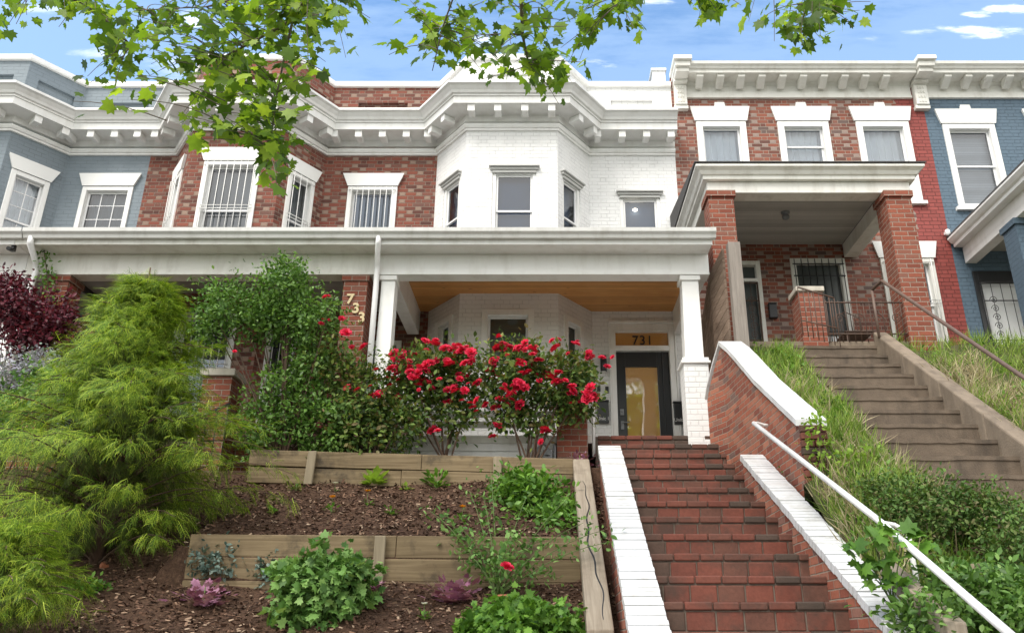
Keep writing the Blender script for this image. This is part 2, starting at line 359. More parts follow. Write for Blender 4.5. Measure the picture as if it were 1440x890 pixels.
    def build(s, name, mats, parent=None, bevel=0, loc=None, rz=0, origin=None):
        me = s.mesh(name, mats)
        if origin is not None:
            me.transform(Matrix.Translation(-Vector(origin))); loc = origin
        o = newobj(name, me, parent, loc, rz)
        if bevel:
            b = o.modifiers.new('bevel', 'BEVEL'); b.width = bevel; b.segments = 2; b.limit_method = 'ANGLE'; b.angle_limit = R(40)
        return o
    def mesh(s, name, mats):
        me = bpy.data.meshes.new(name); me.from_pydata(s.v, [], s.f)
        mats = mats if isinstance(mats, (list, tuple)) else [mats]
        for m in mats: me.materials.append(m)
        me.update()
        ul = me.uv_layers.new(name='uv'); vs = me.vertices
        for p, uv, mi, sm in zip(me.polygons, s.uv, s.mi, s.sm):
            p.material_index = mi; p.use_smooth = sm; n = p.normal
            if uv is None:
                if abs(n.z) > .72: g = lambda q: (q.x, q.y)
                else:
                    tl = Vector((-n.y, n.x)); tl = tl.normalized() if tl.length > 1e-6 else Vector((1, 0))
                    g = lambda q: (q.x*tl.x+q.y*tl.y, q.z)
                for li in p.loop_indices: ul.data[li].uv = g(vs[me.loops[li].vertex_index].co)
            else:
                for li, c in zip(p.loop_indices, uv): ul.data[li].uv = c
        return me
class Seg:          # a wall stretch: u along it, w outward, z up
    def __init__(s, p0, p1):
        s.p0 = Vector(p0); s.p1 = Vector(p1); d = s.p1-s.p0; s.L = d.length; s.t = d.normalized(); s.n = Vector((s.t.y, -s.t.x))
    def T(s, u, w, z): return (s.p0.x+s.t.x*u+s.n.x*w, s.p0.y+s.t.y*u+s.n.y*w, z)
def panel(mb, sg, z0, z1, holes, mi=0, depth=.13):
    us = sorted({0, sg.L, *[h[0] for h in holes], *[h[1] for h in holes]}); zs = sorted({z0, z1, *[h[2] for h in holes], *[h[3] for h in holes]})
    for a, b in zip(us, us[1:]):
        for c, d in zip(zs, zs[1:]):
            cu, cz = (a+b)/2, (c+d)/2
            if any(h[0] < cu < h[1] and h[2] < cz < h[3] for h in holes): continue
            mb.face([sg.T(a,0,c), sg.T(b,0,c), sg.T(b,0,d), sg.T(a,0,d)], None, mi)
    for h in holes:
        a, b, c, d = h[:4]; dp = h[4] if len(h) > 4 else depth
        mb.face([sg.T(a,0,c), sg.T(a,0,d), sg.T(a,-dp,d), sg.T(a,-dp,c)], None, mi); mb.face([sg.T(b,0,d), sg.T(b,0,c), sg.T(b,-dp,c), sg.T(b,-dp,d)], None, mi)
        mb.face([sg.T(a,0,d), sg.T(b,0,d), sg.T(b,-dp,d), sg.T(a,-dp,d)], None, mi); mb.face([sg.T(b,0,c), sg.T(a,0,c), sg.T(a,-dp,c), sg.T(b,-dp,c)], None, mi)
        if len(h) > 4: mb.face([sg.T(a,-dp,c), sg.T(b,-dp,c), sg.T(b,-dp,d), sg.T(a,-dp,d)], None, mi)
def quad_uvscatter(): pass

# numpy scatter of a small template into one mesh
def scatter(name, tv, tf, Rm, loc, mats, parent=None, smooth=False, world_origin=None, add_to=None):
    tv = np.asarray(tv, float); n = len(loc); k = len(tv)
    V = np.einsum('nij,kj->nki', Rm, tv) + loc[:, None, :]; V = V.reshape(-1, 3)
    if world_origin is not None: V = V - np.asarray(world_origin)
    fl = [len(f) for f in tf]; fi = np.concatenate([np.asarray(f) for f in tf])
    L = (fi[None, :] + (np.arange(n)*k)[:, None]).reshape(-1); tot = np.tile(fl, n); st = np.concatenate([[0], np.cumsum(tot)[:-1]])
    me = bpy.data.meshes.new(name); me.vertices.add(len(V)); me.vertices.foreach_set('co', V.astype(np.float32).ravel())
    me.loops.add(len(L)); me.loops.foreach_set('vertex_index', L.astype(np.int32))
    me.polygons.add(len(tot)); me.polygons.foreach_set('loop_start', st.astype(np.int32)); me.polygons.foreach_set('loop_total', tot.astype(np.int32))
    for m in (mats if isinstance(mats, (list, tuple)) else [mats]): me.materials.append(m)
    me.update(calc_edges=True); me.validate()
    if smooth: me.polygons.foreach_set('use_smooth', np.ones(len(tot), bool))
    return newobj(name, me, parent, world_origin)
def unit(a): return a/np.maximum(np.linalg.norm(a, axis=-1, keepdims=True), 1e-9)
def frames(ydir, nrm, size):     # columns: x, y(along leaf), z(normal)
    y = unit(ydir); x = unit(np.cross(y, nrm)); z = np.cross(x, y)
    m = np.stack([x, y, z], axis=-1); return m*np.asarray(size).reshape(-1, 1, 1)
OVAL_V = [(0,0,0),(-.22,.3,.07),(-.25,.62,.06),(0,1,-.05),(.25,.62,.06),(.22,.3,.07),(0,.5,0)]
OVAL_F = [(0,6,2,1),(0,5,4,6),(6,3,2),(6,4,3)]
def maple(l=1.0):
    pts = [(0,0),(.13,-.04),(.38,-.12),(.36,.09),(.64,.22),(.44,.35),(.47,.62),(.23,.58),(.12,.78),(0,1.02)]
    poly = pts + [(-x, y) for x, y in reversed(pts[1:-1])]
    v = [(0, .3, 0)] + [(x, y, -.16*(x*x+abs(y-.3)**2)) for x, y in poly]; n = len(poly)
    return v, [(0, 1+k, 1+(k+1) % n) for k in range(n)]
def clump_points(ells, m, k, sig, shell=.55):
    w = np.array([e[3]*e[4]*e[5] for e in ells]); w = w**.75; w /= w.sum(); ids = rng.choice(len(ells), m, p=w)
    E = np.array(ells)[ids]; d = unit(rng.normal(size=(m, 3))); r = (shell + (1-shell)*rng.random(m))**.8
    r = r*(1+.12*rng.normal(size=m)); c = E[:, :3] + d*E[:, 3:6]*r[:, None]
    pts = np.repeat(c, k, 0) + rng.normal(size=(m*k, 3))*sig; out = np.repeat(d, k, 0)
    return pts, out
def foliage(name, ells, m, k, sig, size, mat, parent, shell=.55, up=.5, droop=0, template=None, origin=None):
    pts, out = clump_points(ells, m, k, sig, shell); n = len(pts)
    yd = out*.6 + rng.normal(size=(n, 3))*.7 + np.array([0,0,-droop]); nr = out*.5 + np.array([0,0,up]) + rng.normal(size=(n, 3))*.5
    s = size*(.6+.8*rng.random(n)); tv, tf = template or (OVAL_V, OVAL_F)
    return scatter(name, tv, tf, frames(yd, nr, s), pts, mat, parent, world_origin=origin)
def bez(a, b, c, n=6):
    a, b, c = Vector(a), Vector(b), Vector(c); return [a*(1-t)**2 + b*2*t*(1-t) + c*t*t for t in [i/n for i in range(n+1)]]

# ------------------------------------------------------------------ world, sun
w = bpy.data.worlds.new('World'); scene.world = w; w.use_nodes = True; wt = w.node_tree; wt.nodes.clear()
class WN(NT):
    def __init__(s): s.t = wt
W = WN(); SUN_EL, SUN_AZ = R(52), R(215)
sky = W.n('ShaderNodeTexSky', sky_type='NISHITA', sun_disc=False, sun_elevation=SUN_EL, sun_rotation=SUN_AZ, altitude=50, air_density=1.0, dust_density=.6, ozone_density=2.0)
gen = W.n('ShaderNodeSeparateXYZ', {0: W.n('ShaderNodeTexCoord').outputs['Generated']})
ga = W.m1('DIVIDE', gen.outputs[0], gen.outputs[1]); gr = W.m1('DIVIDE', gen.outputs[2], gen.outputs[1]); front = W.m1('GREATER_THAN', gen.outputs[1], .05)
cv = W.n('ShaderNodeCombineXYZ', {0: ga, 1: W.m1('MULTIPLY', gr, 3.5)}).outputs[0]; cn = W.noise(9, 5, cv, .62); cn2 = W.noise(30, 4, cv, .6)
mask = 0.0
for px, py, sx, sy, st in ((1385,43,62,10,1),(1375,21,22,6,.9),(1425,13,40,7,1),(1225,55,20,5,.35),(1297,46,28,5,.5),(842,89,34,7,.7),(680,60,40,9,.6),(275,27,42,14,.75),(60,12,60,10,.35),(140,72,50,9,.4),(250,95,60,22,.35),(925,3,30,6,.5)):
    q = P(px, py, 1.0); q2 = P(px+sx, py-sy, 1.0); sa = q2.x-q.x; sr = q2.z-q.z
    dx = W.m1('DIVIDE', W.m1('SUBTRACT', ga, q.x), sa); dy = W.m1('DIVIDE', W.m1('SUBTRACT', gr, q.z), sr)
    d = W.m1('ADD', W.m1('MULTIPLY', dx, dx), W.m1('MULTIPLY', dy, dy))
    e = W.m1('ADD', d, W.m1('MULTIPLY_ADD', cn, 5.0, -2.5)); e = W.m1('ADD', e, W.m1('MULTIPLY_ADD', cn2, 2.0, -1.0))
    f = W.n('ShaderNodeMapRange', {'Value': e, 'From Min': 1.0, 'From Max': -.6, 'To Min': 0.0, 'To Max': st}, interpolation_type='SMOOTHSTEP').outputs[0]
    f = W.m1('MULTIPLY', f, W.m1('LESS_THAN', d, 4.0))
    mask = f if mask == 0.0 else W.m1('MAXIMUM', mask, f)
mask = W.m1('MULTIPLY', mask, front)
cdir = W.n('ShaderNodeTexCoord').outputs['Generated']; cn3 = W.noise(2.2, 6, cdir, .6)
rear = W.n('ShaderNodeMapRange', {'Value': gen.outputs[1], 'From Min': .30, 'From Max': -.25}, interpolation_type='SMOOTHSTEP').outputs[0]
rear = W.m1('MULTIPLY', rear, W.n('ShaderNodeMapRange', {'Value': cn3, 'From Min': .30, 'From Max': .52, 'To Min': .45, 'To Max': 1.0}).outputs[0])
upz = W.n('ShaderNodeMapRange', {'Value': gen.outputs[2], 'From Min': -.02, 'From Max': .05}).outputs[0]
skyb = W.mix(1.0, sky.outputs[0], (.80,1.0,1.08), 'MULTIPLY')
low_pale = W.n('ShaderNodeMapRange', {'Value': W.m1('MULTIPLY_ADD', cn, .25, gen.outputs[2]), 'From Min': .87, 'From Max': .72, 'To Min': 0.0, 'To Max': .22}, interpolation_type='SMOOTHSTEP').outputs[0]
skyb = W.mix(low_pale, skyb, (3.6,4.4,5.3))      # pale gradient put into the colour of the lower sky
skyb = W.mix(W.m1('MULTIPLY', rear, upz), skyb, (6.8,6.6,6.3))      # unseen bright cloud, added behind the viewer for soft neutral fill
skyc = W.mix(mask, skyb, (5.6,5.8,6.1))
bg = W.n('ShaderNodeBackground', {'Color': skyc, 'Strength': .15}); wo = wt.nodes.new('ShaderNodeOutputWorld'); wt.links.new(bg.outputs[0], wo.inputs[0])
sd = bpy.data.lights.new('sun', 'SUN'); sd.energy = 1.7; sd.angle = R(28); sd.color = (1,.955,.89); so = bpy.data.objects.new('sun', sd); COL.objects.link(so)
S = Vector((math.sin(SUN_AZ)*math.cos(SUN_EL), math.cos(SUN_AZ)*math.cos(SUN_EL), math.sin(SUN_EL)))
so.rotation_euler = (-S).to_track_quat('-Z', 'Y').to_euler(); so.location = (0,-5,20)
scene.view_settings.view_transform = 'Standard'; scene.view_settings.look = 'None'; scene.view_settings.gamma = 1; scene.view_settings.exposure = 1.02

# ------------------------------------------------------------------ ground
def gl(x, y):      # garden of the white house, left of the brick stair
    n = .03*math.sin(x*3.1+y*1.7)+.02*math.sin(x*7.3-y*5.1)
    if y < 3.4: return GZ
    if y < 7.86: return GZ + (y-3.4)/(4.46)*2.08 + n*min(1, (y-3.4))
    tx = max(0, min(1, (x+3.62)/.2))
    lo = .48 + (y-7.86)*.68
    if y < 9.86: hi = .82 + (max(y, 8.0)-8.0)*.50
    else: hi = 1.95
    lo = min(lo, 1.95); return lo*(1-tx)+hi*tx + n*.7
def grr(x, y):     # neighbour's slope to the right of the brick stair
    n = .04*math.sin(x*2.3+y*1.1)+.03*math.sin(x*6.1-y*4.3)
    if y < 3.4: return GZ
    if x < 2.62 and y > 7.62: return (1.90-.5225*(8.98-y)-.10) if y < 8.95 else .8
    if 3.34 < x < 4.7 and 10.72 < y < 10.98: return 3.62
    if 3.34 < x < 4.7 and y < 10.75: return max(GZ, 3.80 - .745*(10.78-y) - .42)
    z = 3.80 - .745*(10.78-y)
    z = max(GZ, min(3.86, z)-max(0, min(1, (2.62-x)/.2))*.16); return z+n*(1 if z > GZ+.1 else 0)
def grid(name, fn, xs, ys, mat, mi=0):
    mb = MB(); i0 = {}
    for j, y in enumerate(ys):
        for i, x in enumerate(xs): i0[i, j] = len(mb.v); mb.v.append((x, y, fn(x, y)))
    for j in range(len(ys)-1):
        for i in range(len(xs)-1): mb.add((i0[i,j], i0[i+1,j], i0[i+1,j+1], i0[i,j+1]), sm=True)
    return mb.build(name, mat)
def lin(a, b, n): return [a+(b-a)*i/n for i in range(n+1)]
ysl = lin(3.2, 7.85, 60)+[7.87]+lin(7.99, 9.84, 30)+[9.88]+lin(9.95, 13.4, 20)
tag(grid('garden_slope', gl, lin(-14, -5, 60)+lin(-4.95, .72, 120), ysl, M['mulch']), kind='structure')
tag(grid('grass_slope', grr, [2.36, 2.48, 2.61, 2.63]+lin(2.75, 3.33, 6)+lin(3.35, 4.69, 4)+lin(4.71, 14, 80), lin(3.2, 7.61, 40)+lin(7.63, 10.71, 30)+[10.73, 10.97, 10.99]+lin(11.2, 13.6, 12), M['soil']), kind='structure')
mb = MB(); mb.box(-300, 300, -300, 400, GZ-.3, GZ-.012); tag(mb.build('ground', M['soil']), kind='structure')
mb = MB(); mb.box(-60, 60, -1.2, 3.4, GZ-.2, GZ); tag(mb.build('pavement', M['pave']), kind='structure')
mb = MB(); mb.box(-60, 60, -12, -3.4, GZ-.2, GZ-.008); tag(mb.build('road', M['asphalt']), kind='structure')
mb = MB(); mb.box(-60, 60, -3.4, -3.22, GZ-.2, GZ+.10); tag(mb.build('kerb', M['pave'], bevel=.02), kind='structure')
mb = MB(); mb.box(-14, 14, 13.2, 24, GZ, 1.9); tag(mb.build('hillside', M['soil']), kind='structure')

# ------------------------------------------------------------------ windows
def window(par, sg, u0, u1, z0, z1, casing=.07, proud=0.0, back='dark', bars=0, muntin=None, lintel=None, sillz=True, meet=.5, trim='trim', glass='glass', sash='vinyl'):
    T = sg.T; c = casing
    mb = MB(); w0, w1 = -.11, proud-.02 if proud == 0 else proud
    mb.box(u0, u0+c, w0, w1, z0, z1, T); mb.box(u1-c, u1, w0, w1, z0, z1, T); mb.box(u0+c, u1-c, w0, w1, z1-c, z1, T); mb.box(u0+c, u1-c, w0, w1, z0, z0+c*.6, T)
    win = mb.build('window', M[trim], par, bevel=.006)
    if sillz:
        mb = MB(); mb.box(u0-.06, u1+.06, -.1, .07, z0-.07, z0-.002, T); mb.build('sill', M['lintel'], win, bevel=.006)
    a, b, lo, hi = u0+c+.002, u1-c-.002, z0+c*.6+.002, z1-c-.002; s = .035; zm = lo+(hi-lo)*meet
    mb = MB()
    for (q0, q1, wo) in ((zm-.02, hi, -.055), (lo, zm+.02, -.085)):
        mb.box(a, a+s, wo-.02, wo, q0, q1, T); mb.box(b-s, b, wo-.02, wo, q0, q1, T); mb.box(a+s, b-s, wo-.02, wo, q1-s, q1, T); mb.box(a+s, b-s, wo-.02, wo, q0, q0+s, T)
    if muntin:
        nc, nr = muntin; wo = -.056
        for k in range(1, nc): x = a+(b-a)*k/nc; mb.box(x-.008, x+.008, wo-.012, wo, zm+.02, hi-s, T); mb.box(x-.008, x+.008, wo-.042, wo-.03, lo+s, zm-.02, T)
        for k in range(1, nr): z = zm+(hi-zm)*k/nr; mb.box(a+s, b-s, wo-.0125, wo-.001, z-.008, z+.008, T); z = lo+(zm-lo)*k/nr; mb.box(a+s, b-s, wo-.0425, wo-.031, z-.008, z+.008, T)
    mb.build('sash', M[sash], win, bevel=.003)
    mb = MB(); g = -.068
    mb.face([T(a+s, g, zm), T(b-s, g, zm), T(b-s, g, hi-s), T(a+s, g, hi-s)]); mb.face([T(a+s, g-.03, lo+s), T(b-s, g-.03, lo+s), T(b-s, g-.03, zm), T(a+s, g-.03, zm)])
    mb.build('pane', M[glass], win)
    # hangings behind the glass; dark backs are flat sheets painting room shade
    mb = MB(); nn = 24 if back in ('curtain', 'drape') else 1; ua, ub = u0-.02, u1+.02
    def wv(k): return -.19+(.022*math.sin(k*2.1)+.01*math.sin(k*5.3) if nn > 1 else 0)
    for k in range(nn):
        x0 = ua+(ub-ua)*k/nn; x1 = ua+(ub-ua)*(k+1)/nn
        mb.face([T(x0, wv(k), z0-.02), T(x1, wv(k+1), z0-.02), T(x1, wv(k+1), z1+.02), T(x0, wv(k), z1+.02)])
    if nn > 1:
        for i in range(len(mb.sm)): mb.sm[i] = False
    nm = {'curtain': 'curtain', 'drape': 'curtain', 'blinds': 'blind', 'dark': 'room_shade_sheet', 'olive': 'blind', 'darkL': 'room_shade_sheet'}[back]
    mb.build(nm, M[back], win)
    if lintel:
        mb = MB(); fl = .10; h = .26
        if lintel == 'flare':
            mb.prism([(u0+.0, z1+.012), (u1-.0, z1+.012), (u1+fl, z1+h), (u0-fl, z1+h)], -.02, .05, T); mb.build('lintel', M['lintel'], win, bevel=.008)
        elif lintel == 'key':
            m = (u0+u1)/2; mb.prism([(u0-.02, z1+.012), (u1+.02, z1+.012), (u1+.09, z1+.32), (m+.10, z1+.32), (m+.085, z1+.41), (m-.085, z1+.41), (m-.10, z1+.32), (u0-.09, z1+.32)], -.02, .05, T); mb.build('lintel', M['lintel'], win, bevel=.008)
        else:
            mb.box(u0-.04, u1+.04, -.02, .05, z1+.003, z1+.045, T); mb.box(u0-.06, u1+.06, -.02, .09, z1+.047, z1+.075, T); mb.box(u0-.0, u1, -.02, .025, z1-.05, z1+.001, T); mb.build('lintel', M['ledge'], win, bevel=.006)
    if bars:
        mb = MB(); wb = .075; n = bars
        for k in range(n):
            x = u0+.08+(u1-u0-.16)*k/(n-1); mb.tube([T(x, wb, z0+.02), T(x, wb, z1-.03)], .0075, 6)
        for z in (z0+.08, (z0+z1)/2-.03, (z0+z1)/2+.03, z1-.09): mb.tube([T(u0+.03, wb-.012, z), T(u1-.03, wb-.012, z)], .008, 6)
        for x in (u0+.03, u1-.03):
            for z in (z0+.08, z1-.09): mb.tube([T(x, wb-.012, z), T(x, proud-.01, z)], .008, 6)
        mb.build('security_bars', M['barwhite'], win)
    return win

CORN = [(0,8.60),(.05,8.61),(.05,8.715),(.07,8.73),(.42,8.73),(.42,8.865),(.445,8.87),(.445,8.90),(.48,8.91),(.50,8.95),(.555,9.01),(.60,9.03),(.60,9.075),(0,9.15)]
STRING = [(0,8.425),(.035,8.43),(.035,8.465),(.06,8.475),(.075,8.51),(.075,8.545),(0,8.565)]
COPE = [(-.02,9.965),(.05,9.97),(.06,10.0),(.06,10.075),(-.32,10.10)]
def bracket_mesh():
    mb = MB(); T = lambda x, y, z: (x, y, z)
    mb.prism([(-.055,-.125),(.055,-.125),(.055,0),(-.055,0)], -.385, -.17, T); return mb.mesh('bracket', M['trim'])
BR = bracket_mesh()
def brackets(par, sg, zs, us, me=BR, w=0):
    for u in us:
        x, y, z = sg.T(u, w, zs); o = newobj('bracket', me, par, (x, y, z), math.atan2(sg.t.y, sg.t.x))
        if me is BR and not o.modifiers:
            b = o.modifiers.new('bevel', 'BEVEL'); b.width = .008; b.segments = 1
def shell(par, x0, x1, ztop, mat, y1=23.0):
    mb = MB(); mb.face([(x0,13.2,GZ),(x0,y1,GZ),(x0,y1,ztop),(x0,13.2,ztop)]); mb.face([(x1,13.2,GZ),(x1,13.2,ztop),(x1,y1,ztop),(x1,y1,GZ)]); mb.face([(x1,y1,GZ),(x0,y1,GZ),(x0,y1,ztop),(x1,y1,ztop)])
    mb.build('rear_wall', mat, par)
    mb = MB(); mb.box(x0+.01, x1-.01, 13.5, y1-.01, ztop-.25, ztop-.12); mb.build('roof', M['roof'], par)
def rowtop(par, path, pre, post, segs, wallmat, trim):
    mb = MB(); mb.sweep(CORN, path, pre, post); mb.build('cornice', M[trim], par)
    mb = MB(); mb.sweep(STRING, path, pre, post); mb.build('string_course', M[trim], par)
    mb = MB(); mb.sweep(COPE, path, pre, post); mb.build('coping', M[trim], par)

# ------------------------------------------------------------------ shared porch pieces of the old row
YP = 10.62
def porch_row(par, x0, x1, ceil, beam='trim', gx0=None, gx1=None, sides=()):
    mb = MB(); mb.box(x0, x1, YP, YP+.24, 4.82, 5.14); mb.build('beam', M[beam], par, bevel=.008)
    mb = MB(); mb.box(x0+.001, x1-.001, YP-.03, YP+.27, 5.142, 5.19); mb.box(x0+.001, x1-.001, YP-.33, YP-.03, 5.142, 5.165); mb.box(x0+.001, x1-.001, YP-.352, YP-.33, 5.12, 5.30); mb.box(x0+.002, x1-.002, YP-.02, YP-.002, 4.815, 4.85); mb.build('soffit', M[beam], par, bevel=.005)
    mb = MB(); g0, g1 = gx0 if gx0 is not None else x0, gx1 if gx1 is not None else x1; yb = YP-.353
    prof = [(0,5.19),(.07,5.19),(.085,5.235),(.12,5.27),(.125,5.325),(.11,5.33),(.105,5.315),(.0,5.315)]
    mb.sweep(prof, [(g0, yb), (g1, yb)]); mb.build('gutter', M['gutter'], par, bevel=.003)
    mb = MB(); mb.face([(x0, YP-.40, 5.335),(x1, YP-.40, 5.335),(x1, 13.2, 6.0),(x0, 13.2, 6.0)]); mb.face([(x0, YP-.40, 5.318),(x0,13.2,5.96),(x1,13.2,5.96),(x1, YP-.40, 5.318)]); mb.face([(x0,YP-.40,5.318),(x1,YP-.40,5.318),(x1,YP-.40,5.335),(x0,YP-.40,5.335)])
    mb.face([(x0,YP-.3,5.17),(x0,YP-.40,5.335),(x0,13.2,6.0),(x0,13.2,5.17)]); mb.face([(x1,YP-.3,5.17),(x1,13.2,5.17),(x1,13.2,6.0),(x1,YP-.40,5.335)])
    mb.build('porch_roof', M['roof'], par)
    mb = MB(); mb.box(x0+.003, x1-.003, YP+.242, 13.19, 5.29, 5.33); mb.box(x0+.003, x1-.003, YP+.241, YP+.26, 5.19, 5.289); mb.build('porch_ceiling', M[ceil], par)
    for s0, s1 in sides:
        mb = MB(); mb.box(s0, s1, YP+.262, 13.18, 4.86, 5.288); mb.build('side_beam', M[beam], par, bevel=.006)
def panel_house(par, path, pre, post, zb, holes, wallmat, ztop=10.03):
    mb = MB(); segs = [Seg(a, b) for a, b in zip(path, path[1:])]
    for k, sg in enumerate(segs): panel(mb, sg, zb, ztop, holes.get(k, []))
    mb.build('wall', M[wallmat], par); return segs

# ================================================================== 731: the white house
h = empty('row_house', (.2, 13.2, 2.5), 'white painted brick row house with a three-sided bay, number 731 over its black door', 'house', 'row houses along the street')
pth = [(-2.06,13.2),(-1.437,12.4),(.175,12.4),(.764,13.2),(2.39,13.2)]; L1 = Seg(pth[0], pth[1]).L
wins = {0: [(.30,.84,5.95,7.60),(.30,.84,3.15,4.98)], 1: [(.477,1.24,5.95,7.62),(.37,1.22,3.15,5.0)], 2: [(.15,.70,5.95,7.60),(.15,.70,3.15,4.98)], 3: [(.555,1.296,5.95,7.58),(.31,1.396,2.5,5.06)]}
hol = {k: list(v) for k, v in wins.items()}; hol[3].append((.45,1.25,9.42,9.68,.05)); hol[1].append((.35,1.25,9.42,9.68,.05))
sg = panel_house(h, pth, None, None, 1.5, hol, 'brickwhite')
rowtop(h, pth, (-4.14,13.2), None, sg, 'brickwhite', 'trim')
shell(h, -2.06, 2.39, 10.03, M['brickwhite'])
brackets(h, sg[0], 8.728, (.35,.8)); brackets(h, sg[1], 8.728, (.10,.565,1.04,1.51)); brackets(h, sg[2], 8.728, (.2,.66)); brackets(h, sg[3], 8.728, (.16,.61,1.06,1.51))
for k in (0, 1, 2):
    for j, (a, b, c, d) in enumerate(wins[k]): window(h, sg[k], a, b, c, d, back='darkL' if j == 0 else 'olive', lintel='ledge' if j == 0 else None, meet=.55, sash='vinyl', casing=.065 if j == 0 else .10, proud=0 if j == 0 else .03)
wn = window(h, sg[3], *wins[3][0], back='darkL', lintel='ledge', meet=.35, casing=.065)
mb = MB(); q = P(893, 296, 13.34); mb.lathe([(.03,0),(.03,.012)], (q.x, 13.33, q.z-.01), 14); mb.lathe([(.045,.012),(.045,.02)], (q.x, 13.33, q.z-.01), 14); mb.build('downlight', M['lamp'], wn)
mb = MB(); mb.box(*sorted((2.10, 2.36)), 13.5, 13.9, 9.9, 10.62); mb.box(2.07, 2.38, 13.47, 13.93, 10.6, 10.66); mb.build('chimney', M['brickwhite'], h, bevel=.01)
# entrance
dsg = sg[3]; T = dsg.T
mb = MB(); a, b = .31, 1.396
for (u0, u1, z0, z1) in ((a, a+.085, 2.5, 5.06), (b-.095, b, 2.5, 5.06), (a+.085, b-.095, 4.92, 5.06), (a+.085, b-.095, 4.57, 4.66)): mb.box(u0, u1, -.1, .03, z0, z1, T)
for (u0, u1, z0, z1) in ((a-.03, a-.002, 2.5, 5.09), (b+.002, b+.03, 2.5, 5.09), (a-.03, b+.03, 5.062, 5.11)): mb.box(u0, u1, -.02, .05, z0, z1, T)
fr = mb.build('door_frame', M['trim'], h, bevel=.006)
mb = MB(); mb.face([T(a+.085,-.06,4.66),T(b-.095,-.06,4.66),T(b-.095,-.06,4.92),T(a+.085,-.06,4.92)]); mb.build('transom_pane', M['transom'], fr)
mb = MB(); u0, u1 = a+.087, b-.097; g0, g1, y0, y1 = u0+.155, u0+.155+.54, 2.75, 4.30
mb.box(u0, g0, -.10, -.05, 2.52, 4.565, T); mb.box(g1, u1, -.10, -.05, 2.52, 4.565, T); mb.box(g0, g1, -.10, -.05, 2.52, y0, T); mb.box(g0, g1, -.10, -.05, y1, 4.565, T)
for (p0, p1, q0, q1) in ((g0-.02, g0+.001, y0-.02, y1+.02), (g1-.001, g1+.02, y0-.02, y1+.02), (g0+.001, g1-.001, y1, y1+.02), (g0+.001, g1-.001, y0-.02, y0)): mb.box(p0, p1, -.055, -.038, q0, q1, T)
mb.box(g1+.085, g1+.10, -.055, -.03, 2.52, 4.565, T)
dr = mb.build('door', M['black'], h, bevel=.004)
mb = MB(); mb.face([T(g0,-.07,y0),T(g1,-.07,y0),T(g1,-.07,y1),T(g0,-.07,y1)]); mb.build('door_glass', M['doorglass'], dr)
mb = MB(); mb.box(u0+.05, u0+.10, -.05, -.025, 3.22, 3.36, T); mb.tube([T(u0+.075,-.03,3.33), T(u0+.075,.02,3.33)], .012, 8); mb.tube([T(u0+.075,.01,3.33), T(u0+.19,.01,3.33)], .010, 8); mb.box(u0+.045, u0+.105, -.05, -.02, 3.46, 3.56, T); mb.lathe([(.018,0),(.018,.02)], T(u0+.075,-.02,3.5), 10); mb.build('handle', M['grey'], dr)
def text(name, s, size, loc, mat, par=None, rz=0, ext=.006, spacing=1.0, tilt=0, offset=0.0):
    cu = bpy.data.curves.new(name, 'FONT'); cu.body = s; cu.size = size; cu.extrude = ext; cu.align_x = 'CENTER'; cu.space_character = spacing; cu.offset = offset
    tmp = bpy.data.objects.new(name, cu); COL.objects.link(tmp); bpy.context.view_layer.update()
    me = bpy.data.meshes.new_from_object(tmp.evaluated_get(bpy.context.evaluated_depsgraph_get())); bpy.data.objects.remove(tmp)
    me.transform(Matrix.Rotation(R(90), 4, 'X')); me.materials.clear(); me.materials.append(mat)
    return newobj(name, me, par, loc, rz)
x, y, z = T((a+b)/2+.01, -.045, 4.70); text('house_number', '731', .235, (x, y, z), M['black'], fr, spacing=1.05)
# porch of 731
porch_row(h, -2.41, 2.30, 'ceilwood', gx0=-2.41, gx1=2.34, sides=((-2.40,-2.20),(2.16,2.30)))
mb = MB(); mb.box(-2.40, 2.30, 10.72, 13.19, 2.40, 2.495); mb.box(-2.40, .62, YP+.0, 10.72, 2.40, 2.5); mb.build('porch_floor', M['trim2'], h)
mb = MB()
for z0, z1 in ((1.9,2.10),(2.106,2.29),(2.296,2.398)): mb.box(-2.39, .10, YP+.01, YP+.05, z0, z1)
for z in (2.62,2.76,2.90,3.04,3.18,3.30): mb.box(-2.15, .10, YP+.06, YP+.085, z, z+.09)
mb.build('porch_skirt', M['trim'], h, bevel=.004)
# white column on brick pedestal (right), tall white column (left)
def col_white(x0, x1, zb, y0=YP+.02):
    mb = MB(); i = mb.idx([(x0,y0,zb),(x1,y0,zb),(x1,y0+.25,zb),(x0,y0+.25,zb),(x0+.02,y0+.01,4.74),(x1-.0,y0+.01,4.74),(x1-.0,y0+.24,4.74),(x0+.02,y0+.24,4.74)])
    for f in ((0,3,2,1),(4,5,6,7),(0,1,5,4),(1,2,6,5),(2,3,7,6),(3,0,4,7)): mb.add([i+k for k in f])
    mb.box(x0-.01, x1+.025, y0-.02, y0+.27, 4.742, 4.818)
    return mb
c1 = col_white(1.885, 2.14, 3.58).build('column', M['trim'], h, bevel=.008)
mb = MB(); mb.box(1.845, 2.185, YP-.02, YP+.31, 1.9, 3.49); p1 = mb.build('pedestal', M['brickwhite'], h, bevel=.008)
mb = MB(); mb.box(1.815, 2.215, YP-.05, YP+.34, 3.492, 3.53); mb.box(1.835, 2.195, YP-.03, YP+.32, 3.532, 3.578); mb.build('pedestal_cap', M['trim'], p1, bevel=.008)
col_white(-2.375, -2.16, 2.5).build('column', M['trim'], h, bevel=.008)
mb = MB(); x = -2.41; mb.tube([(x+.06,YP-.40,5.22),(x+.06,YP-.40,5.12),(x,YP-.10,4.95),(x,YP-.07,4.85),(x,YP-.05,4.6),(x,YP-.05,2.1)], .040, 8); mb.build('downspout', M['vinyl'], h)
